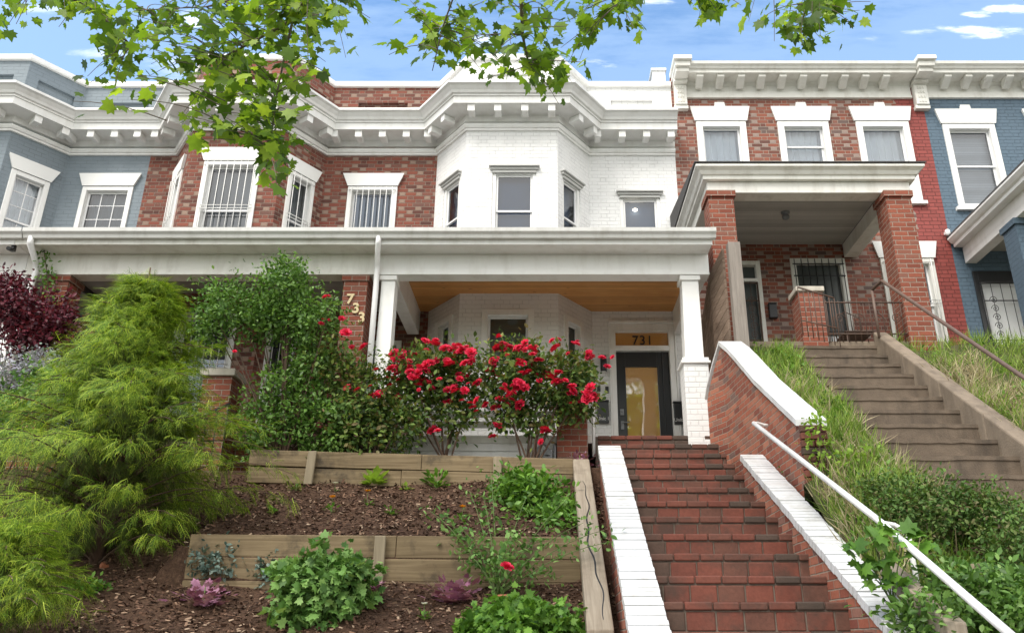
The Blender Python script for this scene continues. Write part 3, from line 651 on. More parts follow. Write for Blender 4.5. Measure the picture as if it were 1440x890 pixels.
mb = MB(); mb.box(.12, .52, YP-.16, YP+.12, 1.8, 2.95); mb.box(.10, .54, YP-.18, YP+.14, 2.952, 3.0); mb.build('porch_pier', M['brickpier'], h, bevel=.006)
mb = MB(); mb.tube([(.60,YP-.1,2.2),(.60,YP-.1,3.05)], .022, 8); mb.tube([(.60,YP-.1,3.05),(.60,YP+.4,3.05)], .022, 8); mb.build('newel_post', M['whitemetal'], h)
# porch fittings are things of their own
def mailbox(x, y, z, s, txt, label):
    e = empty('mailbox', (x, y, z), label, 'mailbox', 'black mailboxes by the doors' if 'Unit' in txt else None); mb = MB(); mb.box(x-.095*s, x+.095*s, y-.085, y, z, z+.36*s); mb.build('box_body', M['black'], e, bevel=.012)
    mb = MB(); mb.box(x-.102*s, x+.102*s, y-.095, y, z+.362*s, z+.385*s); mb.build('lid', M['black'], e, bevel=.006)
    if txt: text('lettering', txt, .082, (x, y-.088, z+.045), M['wtext'], e, ext=.002)
q = P(848, 596, 13.2); mailbox(q.x, 13.198, q.z, 1.0, 'Unit 1', 'black mailbox lettered Unit 1 on the white wall left of the black door')
q = P(956, 598, 13.2); mailbox(q.x, 13.198, q.z, 1.0, 'Unit 2', 'black mailbox half hidden behind the white brick pedestal right of the black door')
def sconce(x, y, z, label):
    e = empty('wall_lamp', (x, y, z), label, 'wall lamp'); mb = MB(); mb.lathe([(.05,0),(.055,.01),(.055,.27),(.05,.28)], (x, y-.10, z), 16); mb.box(x-.03, x+.03, y-.06, y, z+.1, z+.18); mb.build('lamp_body', M['black'], e)
    mb = MB(); mb.lathe([(.042,-.003),(.042,.0)], (x, y-.10, z-.001), 16); mb.build('lens', M['opal'], e)
q = P(848.5, 525, 13.2); sconce(q.x, 13.2, q.z, 'black cylindrical wall lamp above the doorbell left of the black door')
q = P(956.5, 467, 13.2); sconce(q.x-.02, 13.2, q.z, 'black cylindrical wall lamp high up behind the right-hand white column')
for px, py, lab in ((853.5, 553, 'small black doorbell between wall lamp and mailbox'), (842, 551, 'small dark keypad left of the doorbell on the white wall')):
    q = P(px, py, 13.2); mb = MB(); mb.box(q.x-.028, q.x+.028, 13.165, 13.198, q.z, q.z+.11); mb.lathe([(.012,0),(.012,.006)], (q.x, 13.16, q.z+.055), 10)
    tag(mb.build('doorbell', M['black'], bevel=.006), lab, 'doorbell')
q = P(712, 388, 11.2); mb = MB(); mb.lathe([(.02,-.04),(.08,-.035),(.10,-.01),(.10,.0)], (q.x, 11.3, 5.288), 20); tag(mb.build('ceiling_light', M['opal']), 'small white round light on the pine porch ceiling', 'ceiling light')

# ================================================================== 733: brick house
h = empty('row_house', (-4.7, 13.2, 2.5), 'unpainted red brick row house with white barred upper windows, number 733 on its porch pier', 'house', 'row houses along the street')
pth = [(-7.43,13.2),(-6.93,13.2),(-6.32,12.4),(-4.67,12.4),(-4.14,13.2),(-2.06,13.2)]
wins = {1: [(.22,.80,5.95,7.74),(.22,.80,3.1,4.95)], 2: [(.31,1.30,5.95,7.80),(.31,1.30,3.1,4.95)], 3: [(.18,.76,5.95,7.74),(.18,.76,3.1,4.95)], 4: [(.47,1.38,5.95,7.76)]}
hol = {k: list(v) for k, v in wins.items()}; hol[4].append((.75,1.65,2.5,4.75)); hol[4].append((.5,1.45,9.36,9.62,.06)); hol[2].append((.3,1.35,9.42,9.68,.06)); hol[3].append((.2,.8,9.4,9.66,.06))
sg = panel_house(h, pth, None, None, 1.5, hol, 'brick733')
rowtop(h, pth, (-8.95,13.2), (-1.437,12.4), sg, 'brick733', 'trim')
shell(h, -7.43, -2.06, 10.03, M['brick733'])
brackets(h, sg[0], 8.728, (.2,)); brackets(h, sg[1], 8.728, (.3,.75)); brackets(h, sg[2], 8.728, (.12,.58,1.06,1.53)); brackets(h, sg[3], 8.728, (.2,.66)); brackets(h, sg[4], 8.728, (.22,.66,1.10,1.54,1.93))
for k in (1, 2, 3, 4):
    for j, (a, b, c, d) in enumerate(wins[k]): window(h, sg[k], a, b, c, d, casing=.085, proud=.03, back='drape' if j == 0 else 'dark', bars=8 if b-a > .7 else 4, lintel='flare' if j == 0 else None, glass='glassbar')
T = sg[4].T; mb = MB(); a, b = .75, 1.65
for (u0, u1, z0, z1) in ((a, a+.08, 2.5, 4.75), (b-.08, b, 2.5, 4.75), (a+.08, b-.08, 4.67, 4.75)): mb.box(u0, u1, -.1, .03, z0, z1, T)
mb.build('door_frame', M['trim2'], h, bevel=.005)
mb = MB(); mb.box(a+.082, b-.082, -.11, -.06, 2.5, 4.668, T)
for k in range(2):
    for j in range(2): mb.box(a+.16+k*.31, a+.42+k*.31, -.062, -.05, 2.75+j*1.0, 3.6+j*.95, T)
mb.build('door', M['drape'], h, bevel=.006)
porch_row(h, -7.43, -2.412, 'ceilgrey', beam='trim2', gx0=-7.28, gx1=-2.412)
mb = MB(); mb.box(-7.43, -2.412, YP+.0, 13.19, 2.36, 2.5); mb.build('porch_floor', M['conc'], h)
mb = MB(); mb.box(-7.42, -2.415, YP+.06, YP+.3, 1.5, 2.358); mb.build('porch_base', M['brickpier'], h)
for x0 in (-2.885, -7.12):
    mb = MB(); mb.box(x0, x0+.34, YP+.01, YP+.35, 2.5, 4.72); mb.box(x0-.025, x0+.365, YP-.015, YP+.375, 4.722, 4.817); mb.build('brick_column', M['brickpier'], h, bevel=.005)
for k, ch in enumerate('733'):
    q = P(492+k*8, 427+k*13, YP); text('numeral', ch, .205, (q.x, YP-.004, q.z), M['gold'], h, ext=.01, offset=.006)
mb = MB(); q = P(312, 522, 10.3); x = q.x; mb.box(x-.19, x+.19, 10.2, 10.58, 1.6, q.z-.1); pr = mb.build('step_pier', M['brickpier'], h, bevel=.005)
mb = MB(); mb.box(x-.23, x+.23, 10.16, 10.62, q.z-.098, q.z); mb.build('pier_cap', M['stone'], pr, bevel=.012)

# ================================================================== 735: slate blue
h = empty('row_house', (-9.8, 13.2, 2.5), 'slate blue painted brick row house at the left end with small-paned windows', 'house', 'row houses along the street')
pth = [(-12.2,13.2),(-11.75,13.2),(-11.15,12.4),(-9.56,12.4),(-8.95,13.2),(-7.43,13.2)]
wins = {1: [(.2,.8,5.95,7.74)], 2: [(.3,1.3,5.95,7.8),(.3,1.3,3.1,4.95)], 3: [(.16,.80,5.95,7.74),(.16,.8,3.1,4.95)], 4: [(.40,1.33,5.95,7.76)]}
hol = {k: list(v) for k, v in wins.items()}; hol[4].append((.42,1.28,9.36,9.62,.06)); hol[3].append((.2,.85,9.4,9.66,.06)); hol[2].append((.7,1.35,9.4,9.66,.06))
sg = panel_house(h, pth, None, None, 1.5, hol, 'brickblueL'); rowtop(h, pth, None, (-6.93,13.2), sg, 'brickblueL', 'trim'); shell(h, -12.2, -7.43, 10.03, M['brickblueL'])
brackets(h, sg[2], 8.728, (.58,1.06,1.47)); brackets(h, sg[3], 8.728, (.25,.72)); brackets(h, sg[4], 8.728, (.1,.54,.98,1.40))
for k in wins:
    for j, (a, b, c, d) in enumerate(wins[k]): window(h, sg[k], a, b, c, d, casing=.085, proud=.03, back='curtain' if k == 3 else 'drape', muntin=(3 if b-a > .7 else 2, 3), lintel='flare' if j == 0 else None)
porch_row(h, -12.2, -7.432, 'ceilgrey', beam='trim', gx0=-12.2, gx1=-7.30)
mb = MB(); mb.box(-12.2, -7.432, YP, 13.19, 2.36, 2.5); mb.build('porch_floor', M['conc'], h)
mb = MB(); mb.box(-12.2, -7.435, YP+.06, YP+.3, 1.5, 2.358); mb.build('porch_base', M['brickblueL'], h)
col_white(-7.66, -7.42, 2.5).build('column', M['trim'], h, bevel=.008)
mb = MB(); x = -7.20; mb.tube([(x+.02,YP-.40,5.22),(x+.02,YP-.40,5.12),(x-.03,YP-.10,4.95),(x-.03,YP-.06,4.85),(x-.05,YP-.06,4.6),(x-.12,YP-.06,2.1)], .042, 8); mb.build('downspout', M['vinyl'], h)
q = P(22, 363, YP-.2); mb = MB(); mb.tube([(q.x, YP-.3, 5.06), (q.x+.02, YP-.42, 5.03)], .03, 10); mb.box(q.x-.02, q.x+.02, YP-.32, YP-.26, 5.05, 5.14)
tag(mb.build('security_camera', M['black']), 'small dark security camera under the left gutter by the blue house', 'camera')

# ================================================================== 729 and 727: the higher pair on the right
CORN2 = [(0,9.70),(.05,9.705),(.05,9.75),(.03,9.76),(.03,9.98),(.06,10.02),(.08,10.04),(.37,10.04),(.37,10.11),(.40,10.115),(.42,10.15),(.46,10.18),(.47,10.235),(0,10.30)]
def br2():
    mb = MB(); T = lambda x, y, z: (x, y, z)
    s = [(-.33,0),(-.33,-.06),(-.12,-.17),(-.085,-.17),(-.085,0)]
    i = mb.idx([(-.065, a, b) for a, b in s]+[(.065, a, b) for a, b in s]); n = len(s)
    mb.add([i+k for k in reversed(range(n))]); mb.add([i+n+k for k in range(n)])
    for k in range(n): mb.add([i+k, i+(k+1) % n, i+n+(k+1) % n, i+n+k])
    return mb.mesh('bracket', M['trim2'])
BR2 = br2()
def pilaster(par, x0, w, mat='trim2'):
    mb = MB(); y = 13.2
    mb.box(x0, x0+w, y-.10, y+.02, 9.42, 9.50); mb.box(x0+.02, x0+w-.02, y-.13, y+.02, 9.50, 9.95)
    for k in range(4):
        for j in range(3): mb.box(x0+.06+j*(w-.12)/3+.01, x0+.06+(j+1)*(w-.12)/3-.02, y-.15, y-.13, 9.54+k*.1, 9.60+k*.1)
    mb.box(x0+.005, x0+w-.005, y-.22, y+.02, 9.95, 10.0); mb.box(x0+.01, x0+w-.01, y-.46, y+.02, 10.0, 10.09); mb.box(x0-.01, x0+w+.01, y-.52, y+.02, 10.09, 10.20); mb.box(x0-.04, x0+w+.04, y-.58, y+.02, 10.20, 10.29)
    mb.build('pilaster', M[mat], par, bevel=.01)
h = empty('row_house', (4.8, 13.2, 3.9), 'red brick row house up the concrete steps, three upper windows with white keystone lintels', 'house', 'row houses along the street')
pth = [(2.39,13.2),(7.22,13.2)]; X0 = 2.39
wins = [(2.825-X0,3.77-X0,7.45,9.18),(4.37-X0,5.34-X0,7.45,9.18),(5.86-X0,6.865-X0,7.45,9.18)]; w1 = (5.9-X0,6.85-X0,4.6,6.30)
dd = (4.30-X0,5.27-X0,3.9,6.30); d2 = (2.95-X0,3.76-X0,3.9,6.25)
sg = panel_house(h, pth, None, None, 1.5, {0: wins+[w1, dd, d2]}, 'brick729', ztop=10.2); s0 = sg[0]; T = s0.T
shell(h, 2.39, 7.22, 10.2, M['brick729'])
mb = MB(); mb.sweep(CORN2, [(2.68,13.2),(7.02,13.2)]); mb.build('cornice', M['trim2'], h)
brackets(h, s0, 10.04, [.52+.395*k for k in range(10)], BR2); pilaster(h, 2.42, .27); pilaster(h, 7.03, .28)
for k, (a, b, c, d) in enumerate(wins): window(h, s0, a, b, c, d, casing=.12, proud=.035, back='curtain', glass='glassbar', lintel='key', meet=.74 if k == 1 else .12, trim='lintel')
window(h, s0, *w1, casing=.10, proud=.035, back='curtain', lintel='key', bars=5, trim='trim2')
mb = MB(); a, b, c, d = dd
for (u0, u1, z0, z1) in ((a, a+.10, c, d), (b-.10, b, c, d), (a+.10, b-.10, d-.10, d)): mb.box(u0, u1, -.1, .03, z0, z1, T)
fr = mb.build('door_frame', M['trim2'], h, bevel=.006)
mb = MB(); mb.box(a+.102, b-.102, -.11, -.06, c, d-.102, T); dr = mb.build('door', M['door729'], h, bevel=.004)
mb = MB(); mb.box(a+.14, b-.14, -.058, -.045, c+.05, c+.95, T); mb.build('door_panel', M['curtain'], dr)
mb = MB()
for k in range(8): x = a+.06+(b-a-.12)*k/7; mb.tube([T(x,.06,c), T(x,.06,d-.03)], .008, 6)
for z in (c+.3, c+1.0, d-.35, d-.12): mb.tube([T(a+.03,.05,z), T(b-.03,.05,z)], .010, 6)
mb.build('security_gate', M['black'], h)
a, b, c, d = d2; mb = MB()
for (u0, u1, z0, z1) in ((a, a+.08, c, d), (b-.08, b, c, d), (a+.08, b-.08, d-.08, d), (a+.08, b-.08, d-.40, d-.34)): mb.box(u0, u1, -.1, .03, z0, z1, T)
mb.build('door_frame', M['trim2'], h, bevel=.006)
mb = MB(); mb.box(a+.082, b-.082, -.12, -.08, c, d-.4, T); mb.box(a+.082, b-.082, -.12, -.08, d-.34, d-.08, T); mb.build('door', M['door729'], h)
def scroll(mb, T, cu, cz, r, w, turns=1.6, flip=1):
    mb.tube([T(cu+flip*r*(1-t/ (turns*6.283)*.85)*math.cos(t), w, cz+r*(1-t/(turns*6.283)*.85)*math.sin(t)) for t in [turns*6.283*i/22 for i in range(23)]], .006, 5)
def irongate(par, T, a, b, c, d, mat):
    mb = MB()
    mb.tube([T(a,.04,c),T(a,.04,d)], .016, 6); mb.tube([T(b,.04,c),T(b,.04,d)], .016, 6)
    for z in (c+.05, c+.75, c+.85, d-.35, d-.02): mb.tube([T(a,.04,z), T(b,.04,z)], .011, 6)
    n = 5
    for k in range(1, n): x = a+(b-a)*k/n; mb.tube([T(x,.04,c),T(x,.04,d)], .006, 5)
    for zz in [c+.15+.16*k for k in range(int((d-c-.3)/.16))]:
        for fl in (1, -1):
            scroll(mb, T, (a+b)/2+fl*(b-a)*.3, zz, .07, .045, flip=fl)
    mb.build('iron_gate', mat, par)
irongate(h, T, a+.09, b-.09, c, d-.42, M['iron'])
q0 = P(1176, 344, 13.2)
# porch 729
YF, ZF = 10.9, 3.92
mb = MB(); mb.box(2.43, 5.51, YF, YF+.26, 6.31, 6.50); mb.box(2.43, 2.66, YF+.262, 13.18, 6.32, 6.575); mb.box(5.27, 5.51, YF+.262, 13.18, 6.32, 6.575); mb.build('beam', M['trim2'], h, bevel=.006)
mb = MB(); prof = [(.0,6.502),(.08,6.502),(.08,6.56),(.11,6.57),(.14,6.62),(.20,6.66),(.20,6.70),(0,6.71)]
mb.sweep(prof, [(2.44,13.15),(2.44,YF),(5.50,YF),(5.50,13.15)]); mb.build('eave', M['trim2'], h)
mb = MB(); i = mb.idx([(2.22,YF-.22,6.712),(5.72,YF-.22,6.712),(5.72,13.19,6.712),(2.22,13.19,6.712),(2.22,YF-.22,6.728),(5.72,YF-.22,6.728),(5.72,13.19,7.15),(2.22,13.19,7.15)])
for f in ((0,3,2,1),(4,5,6,7),(0,1,5,4),(1,2,6,5),(2,3,7,6),(3,0,4,7)): mb.add([i+k for k in f])
mb.build('porch_roof', M['roof'], h)
mb = MB(); mb.box(2.66, 5.27, YF+.262, 13.19, 6.58, 6.62); mb.build('porch_ceiling', M['ceil729'], h)
mb = MB(); mb.box(2.45, 5.58, YF, 13.19, 3.78, ZF); mb.build('porch_floor', M['conc'], h, bevel=.01)
mb = MB(); mb.box(2.46, 5.57, YF+.04, 11.2, 1.5, 3.778); mb.build('porch_base', M['brickpier'], h)
for x0 in (2.42, 5.09):
    mb = MB(); mb.box(x0, x0+.38, YF-.06, YF+.33, ZF-.2, 6.2); mb.box(x0-.03, x0+.41, YF-.09, YF+.36, 6.202, 6.308); mb.build('brick_column', M['brickpier'], h, bevel=.005)
mb = MB(); mb.box(3.60, 3.95, YF-.04, YF+.3, ZF-.1, 4.66); pr = mb.build('step_pier', M['brickpier'], h, bevel=.005)
mb = MB(); mb.box(3.57, 3.98, YF-.07, YF+.33, 4.662, 4.74); mb.build('pier_cap', M['stone'], pr, bevel=.012)
q = P(1106, 313, 12.0); mb = MB(); mb.lathe([(.02,-.14),(.055,-.12),(.06,-.07),(.035,-.05),(.03,-.03),(.07,-.02),(.07,0)], (q.x, 12.0, 6.578), 16); tag(mb.build('ceiling_light', M['grey']), 'bare bulb holder under the painted porch ceiling of the higher brick house', 'ceiling light')
q = P(1087, 449, 13.2); mailbox(q.x, 13.198, q.z, .72, '', 'small black mailbox on brick between the two doors of the higher house')
mb = MB(); mb.lathe([(.05,0),(.045,.006)], (q.x, 13.10, q.z+.13), 12)
# iron railings by the concrete steps
e = empty('iron_railing', (4.6, YF-.02, ZF), 'rusty iron picket railing with gate at the top of the concrete steps', 'railing')
mb = MB()
for z in (4.02, 4.50): mb.tube([(3.96,YF-.02,z),(5.08,YF-.02,z)], .012, 6)
mb.build('rail', M['iron'], e)
mb = MB()
for k in range(13): x = 3.99+k*.088; mb.tube([(x,YF-.02,3.9),(x,YF-.02,4.53)], .007, 5)
mb.build('pickets', M['iron'], e)
mb = MB(); Tg = lambda u, w, z: (u, YF-.03-w, z)
for k in range(4): scroll(mb, Tg, 4.15+k*.27, 4.25, .08, .01)
mb.build('scrollwork', M['iron'], e)
e = empty('iron_railing', (3.6, YF-.3, ZF), 'short sloping iron railing in front of the brick pier with stone cap', 'railing')
mb = MB(); A = Vector((3.52,YF-.30,4.62)); B = Vector((3.98,YF-.38,4.42)); mb.tube([A, B], .012, 6); mb.tube([A-Vector((0,0,.5)), B-Vector((0,0,.45))], .009, 6); mb.build('rail', M['iron'], e)
mb = MB()
for k in range(8): p = A.lerp(B, k/7); mb.tube([p, p-Vector((0,0,.72))], .007, 5)
mb.build('pickets', M['iron'], e)
# wrought iron chair on that porch
e = empty('patio_chair', (4.75, 11.9, ZF), 'dark wrought iron chair on the higher porch behind the railing', 'chair')
def chair(cx, cy):
    mb = MB()
    for dx in (-.2,.2):
        for dy in (-.2,.2):
            mb.tube([(cx+dx,cy+dy,ZF),(cx+dx,cy+dy,ZF+.43)], .011, 6)
    mb.build('legs', M['iron'], e); mb = MB(); mb.box(cx-.22, cx+.22, cy-.22, cy+.22, ZF+.43, ZF+.455); mb.build('seat', M['iron'], e, bevel=.008)
    mb = MB(); mb.tube([(cx-.21,cy+.2,ZF+.45),(cx-.21,cy+.26,ZF+.85),(cx,cy+.28,ZF+.95),(cx+.21,cy+.26,ZF+.85),(cx+.21,cy+.2,ZF+.45)], .011, 6)
    for k in range(5): x = cx-.14+.07*k; mb.tube([(x,cy+.2,ZF+.46),(x,cy+.265,ZF+.88)], .006, 5)
    mb.build('backrest', M['iron'], e)
chair(4.75, 11.9)

h = empty('row_house', (9.6, 13.2, 3.9), 'steel blue painted brick row house at the right edge with a white iron-gated door', 'house', 'row houses along the street')
pth = [(7.22,13.2),(12.2,13.2)]; wins = [(.28,1.27,7.33,9.12),(1.95,2.9,7.33,9.12)]; dd = (.27,1.30,3.9,6.05)
sg = panel_house(h, pth, None, None, 1.5, {0: wins+[dd]}, 'brickblueR', ztop=10.2); s0 = sg[0]; T = s0.T; shell(h, 7.22, 12.2, 10.2, M['brickblueR'])
mb = MB(); mb.sweep(CORN2, [(7.315,13.2),(12.2,13.2)]); mb.build('cornice', M['trim2'], h); brackets(h, s0, 10.04, [.42+.395*k for k in range(10)], BR2)
for (a, b, c, d) in wins: window(h, s0, a, b, c, d, casing=.11, proud=.035, back='blinds', lintel='key', meet=.52, trim='lintel')
a, b, c, d = dd; mb = MB()
for (u0, u1, z0, z1) in ((a, a+.08, c, d), (b-.08, b, c, d), (a+.08, b-.08, d-.2, d)): mb.box(u0, u1, -.1, .03, z0, z1, T)
mb.build('door_frame', M['black'], h, bevel=.006); mb = MB(); mb.box(a+.082, b-.082, -.12, -.08, c, d-.2, T); mb.build('door', M['curtain'], h)
irongate(h, T, a+.09, b-.09, c, d-.22, M['black'])
mb = MB(); mb.sweep([(.004,6.322),(.004,6.50),(.16,6.50),(.16,6.56),(.2,6.58),(.25,6.64),(.25,6.67),(0,6.68)], [(7.40,13.15),(7.40,10.75),(12.2,10.75)]); mb.build('eave', M['trim'], h)
mb = MB(); mb.box(7.40, 7.60, 10.76, 13.18, 6.20, 6.495); mb.box(7.60, 12.2, 10.76, 10.96, 6.20, 6.495); mb.build('beam', M['trim'], h, bevel=.006)
mb = MB(); mb.box(7.16, 12.2, 10.51, 13.19, 6.672, 6.72); mb.build('porch_roof', M['roof'], h)
mb = MB(); mb.box(7.60, 12.2, 10.97, 13.19, 6.45, 6.49); mb.build('porch_ceiling', M['ceil729'], h)
mb = MB(); mb.box(7.42, 12.2, 10.9, 13.19, 3.7, 3.9); mb.build('porch_floor', M['conc'], h)
mb = MB(); mb.box(7.37, 7.75, 11.5, 11.88, 3.8, 6.09); mb.box(7.34, 7.78, 11.47, 11.91, 6.092, 6.197); mb.build('brick_column', M['brickblueR'], h, bevel=.006)
q = P(1330, 331, 13.2); mb = MB(); mb.lathe([(.02,0),(.045,.02),(.045,.10),(.03,.12)], (q.x, 13.12, q.z-.05), 12); mb.box(q.x-.03, q.x+.03, 13.14, 13.198, q.z, q.z+.05); tag(mb.build('floodlight', M['vinyl']), 'small white floodlight where the blue porch eave meets the wall', 'lamp')

# ================================================================== brick stair of 731
HS, TS = .204, .40
def nose(i): return (10.60-TS*i, 2.50-HS*i)
e = empty('brick_stair', (1.5, 3.2, GZ), 'red brick stair with worn square risers climbing to the white porch', 'stair')
mbm = MB(); mbm.box(.80, 2.15, 10.62, 11.0, 1.5, 2.43)
for i in range(21):
    y, z = nose(i)
    mbm.box(.80, 2.155, y+.022, y+TS+.06, max(GZ-.05, z-HS*2.4), z-.012) if i else mbm.box(.63, 1.9, y+.022, y+.3, 2.0, 2.488)
    mb = MB(); xl = (.898-.0215*(9.93-y)) if i > 1 else .66; xr = 2.155; x = xl - random.random()*.1
    while x < xr:                                     # nosing course
        wdt = .205+random.uniform(-.012,.012); a0, a1 = max(xl, x+.004), min(xr, x+wdt-.004); j = random.uniform(-.005,.005)
        if a1-a0 > .02: mb.box(a0, a1, y+j, y+.15+j, z-.058, z+random.uniform(-.004,.002))
        x += wdt
    if i == 0:
        x = xl
        while x < 2.0: mb.box(x+.004, min(2.0, x+.196), y+.152, y+.34, z-.06, z); x += .2
    x = xl-random.random()*.18
    while x < xr:                                     # riser course
        wdt = .212+random.uniform(-.012,.012); a0, a1 = max(xl, x+.005), min(xr, x+wdt-.005); j = random.uniform(-.004,.004)
        if a1-a0 > .02: mb.box(a0, a1, y+.012+j, y+.12, z-HS+.006, z-.068)
        x += wdt
    mb.build('step', M['paver'], e, bevel=.010)
mbm.build('stair_core', M['mortar'], e)
def capbricks(fn, n, wid, thick=.07, jitter=.005):
    mb = MB()
    for k in range(n):
        A, B, (nx, ny, nz) = fn(k)          # A: left-lower corner start, B: along-slope end; brick spans wid in x
        j = random.uniform(-jitter, jitter); N = Vector((nx, ny, nz)); A = Vector(A)+N*j; B = Vector(B)+N*j; xw = Vector((wid, 0, 0)); sh = Vector((random.uniform(-.003,.003),0,0))
        p = [A+sh, A+xw+sh, B+xw+sh, B+sh]; i = mb.idx([q-N*thick for q in p]+p)
        for f in ((0,3,2,1),(4,5,6,7),(0,1,5,4),(1,2,6,5),(2,3,7,6),(3,0,4,7)): mb.add([i+q for q in f])
    return mb
SL = .5225; cs = 1/math.sqrt(1+SL*SL); NB = (0, -SL*cs, cs); pit = .073
def left_cap(k):     # drifts slightly in x as it climbs, as the stair does
    d0, d1 = k*pit*cs+.0020, (k+1)*pit*cs-.0050
    f = lambda d: (.618-.0215*d, 9.93-d, 2.215-.512*d); return f(d1), f(d0), NB
def right_cap(k):
    d0, d1 = k*pit*cs+.0020, (k+1)*pit*cs-.0050
    f = lambda d: (2.125, 8.98-d, 1.90-SL*d); return f(d1), f(d0), NB
capbricks(left_cap, 104, .275).build('stair_cap', M['capbrick'], e, bevel=.004)
capbricks(right_cap, 88, .25).build('stair_cap', M['capbrick'], e, bevel=.004)
def cheek(x0, x1, dx, ytop, ztop, ybot, low):
    mb = MB(); N = 12; L = []
    for k in range(N+1):
        d = (ytop-ybot)*k/N; z = ztop-SL*d-.078; xo = -dx*d; L.append(((x0+xo), (x1+xo), ytop-d, z, max(GZ-.02, z-low)))
    for p, q in zip(L, L[1:]):
        mb.face([(p[0],p[2],p[4]),(q[0],q[2],q[4]),(q[0],q[2],q[3]),(p[0],p[2],p[3])], [(p[2],p[4]),(q[2],q[4]),(q[2],q[3]),(p[2],p[3])])
        mb.face([(q[1],q[2],q[4]),(p[1],p[2],p[4]),(p[1],p[2],p[3]),(q[1],q[2],q[3])], [(q[2],q[4]),(p[2],p[4]),(p[2],p[3]),(q[2],q[3])])
        mb.face([(p[0],p[2],p[3]),(q[0],q[2],q[3]),(q[1],q[2],q[3]),(p[1],p[2],p[3])])
    for p in (L[0], L[-1]): mb.face([(p[0],p[2],p[4]),(p[1],p[2],p[4]),(p[1],p[2],p[3]),(p[0],p[2],p[3])])
    return mb
cheek(.635, .875, .0215, 10.0, 2.17, 3.4, .9).build('cheek_wall', M['brickwing'], e)
cheek(2.145, 2.36, 0, 8.98, 1.90, 3.4, .9).build('cheek_wall', M['brickwing'], e)

# wing wall between the two gardens
e = empty('retaining_wall', (2.4, 8.6, 1.2), 'curved brick retaining wall with sloping white cap between the two stairs', 'wall')
wp = [(2.13,10.60,3.02,0),(2.155,10.52,3.18,0),(2.22,10.36,3.44,0),(2.285,10.20,3.665,0),(2.315,9.95,3.50,1),(2.335,9.70,3.315,1),(2.365,9.35,3.04,1),(2.39,9.0,2.77,1),(2.41,8.6,2.51,1),(2.42,8.2,2.26,1),(2.43,7.76,1.99,1)]
mb = MB(); acc = 0; TW = .24; pts = []
for k, (x, y, z, c) in enumerate(wp):
    if k: acc += math.hypot(x-wp[k-1][0], y-wp[k-1][1])
    pts.append((x, y, z-.06, acc))
ZB = .4
for p, q in zip(pts, pts[1:]):
    zb0, zb1 = max(ZB, p[2]-2.3), max(ZB, q[2]-2.3)
    mb.face([(p[0],p[1],zb0),(q[0],q[1],zb1),(q[0],q[1],q[2]),(p[0],p[1],p[2])], [(p[3],zb0),(q[3],zb1),(q[3],q[2]),(p[3],p[2])])
    mb.face([(q[0]+TW,q[1],zb1),(p[0]+TW,p[1],zb0),(p[0]+TW,p[1],p[2]),(q[0]+TW,q[1],q[2])], [(q[3],zb1),(p[3],zb0),(p[3],p[2]),(q[3],q[2])])
    mb.face([(p[0],p[1],p[2]),(q[0],q[1],q[2]),(q[0]+TW,q[1],q[2]),(p[0]+TW,p[1],p[2])])
for p in (pts[0], pts[-1]): mb.face([(p[0],p[1],ZB),(p[0]+TW,p[1],ZB),(p[0]+TW,p[1],p[2]),(p[0],p[1],p[2])])
mb.build('wall_body', M['brickwing'], e)
mb = MB(); cw = [(x-.03, y, z, x+TW+.03) for x, y, z, c in wp if True]
for k in range(len(cw)-1):
    a, b = cw[k], cw[k+1]; g = .0025; dy = (a[1]-b[1])
    if k in (3, 5, 7, 8): pass
    thin = .035 if k < 3 else .065
    wr = (lambda q: q[0]+.06) if k < 3 else (lambda q: q[3])
    p = [(b[0],b[1]+g,b[2]),(wr(b),b[1]+g,b[2]),(wr(a),a[1]-g,a[2]),(a[0],a[1]-g,a[2])]
    i = mb.idx([(x, y, z-thin) for x, y, z in p]+p)
    for f in ((0,3,2,1),(4,5,6,7),(0,1,5,4),(1,2,6,5),(2,3,7,6),(3,0,4,7)): mb.add([i+q for q in f])
mb.build('wall_cap', M['capbrick'], e)
mb = MB(); x, y = 2.42, 7.75
for k in range(22):
    z = 1.92-.072*(k+1); j = random.uniform(-.006,.006); 
    if k % 2: mb.box(x-.005, x+TW+.005, y-.07+j, y-.002, z, z+.064)
    else: mb.box(x-.005, x+.115, y-.07+j, y-.002, z, z+.064); mb.box(x+.125, x+TW+.005, y-.07-j, y-.002, z, z+.064)
mb.build('end_pier', M['paver'], e, bevel=.006)
# wooden screen
e = empty('wooden_screen', (2.55, 10.5, 2.6), 'weathered wooden privacy screen with tall grey post beside the white porch', 'fence')
q = P(1031, 342, 10.3); px = q.x; mb = MB(); mb.box(px-.085, px+.085, 10.25, 10.40, 2.6, q.z); mb.build('post', M['fencepost'], e, bevel=.008)
mb = MB(); y0, y1 = 10.41, 12.9
nb = 16
fpath = [(2.455,10.405),(2.335,10.80),(2.33,11.8),(2.33,12.9)]
for k in range(nb):
    for (xa, ya), (xb, yb) in zip(fpath, fpath[1:]):
        za, zb = q.z-.03-k*.152-.54*(ya-10.4), q.z-.03-k*.152-.54*(yb-10.4)
        ya2 = ya+.003
        i = mb.idx([(xa,ya2,za-.146),(xa+.03,ya2,za-.146),(xb+.03,yb,zb-.146),(xb,yb,zb-.146),(xa,ya2,za),(xa+.03,ya2,za),(xb+.03,yb,zb),(xb,yb,zb)])
        for f in ((0,3,2,1),(4,5,6,7),(0,1,5,4),(1,2,6,5),(2,3,7,6),(3,0,4,7)): mb.add([i+a for a in f])
mb.build('boards', M['fence'], e, bevel=.004)

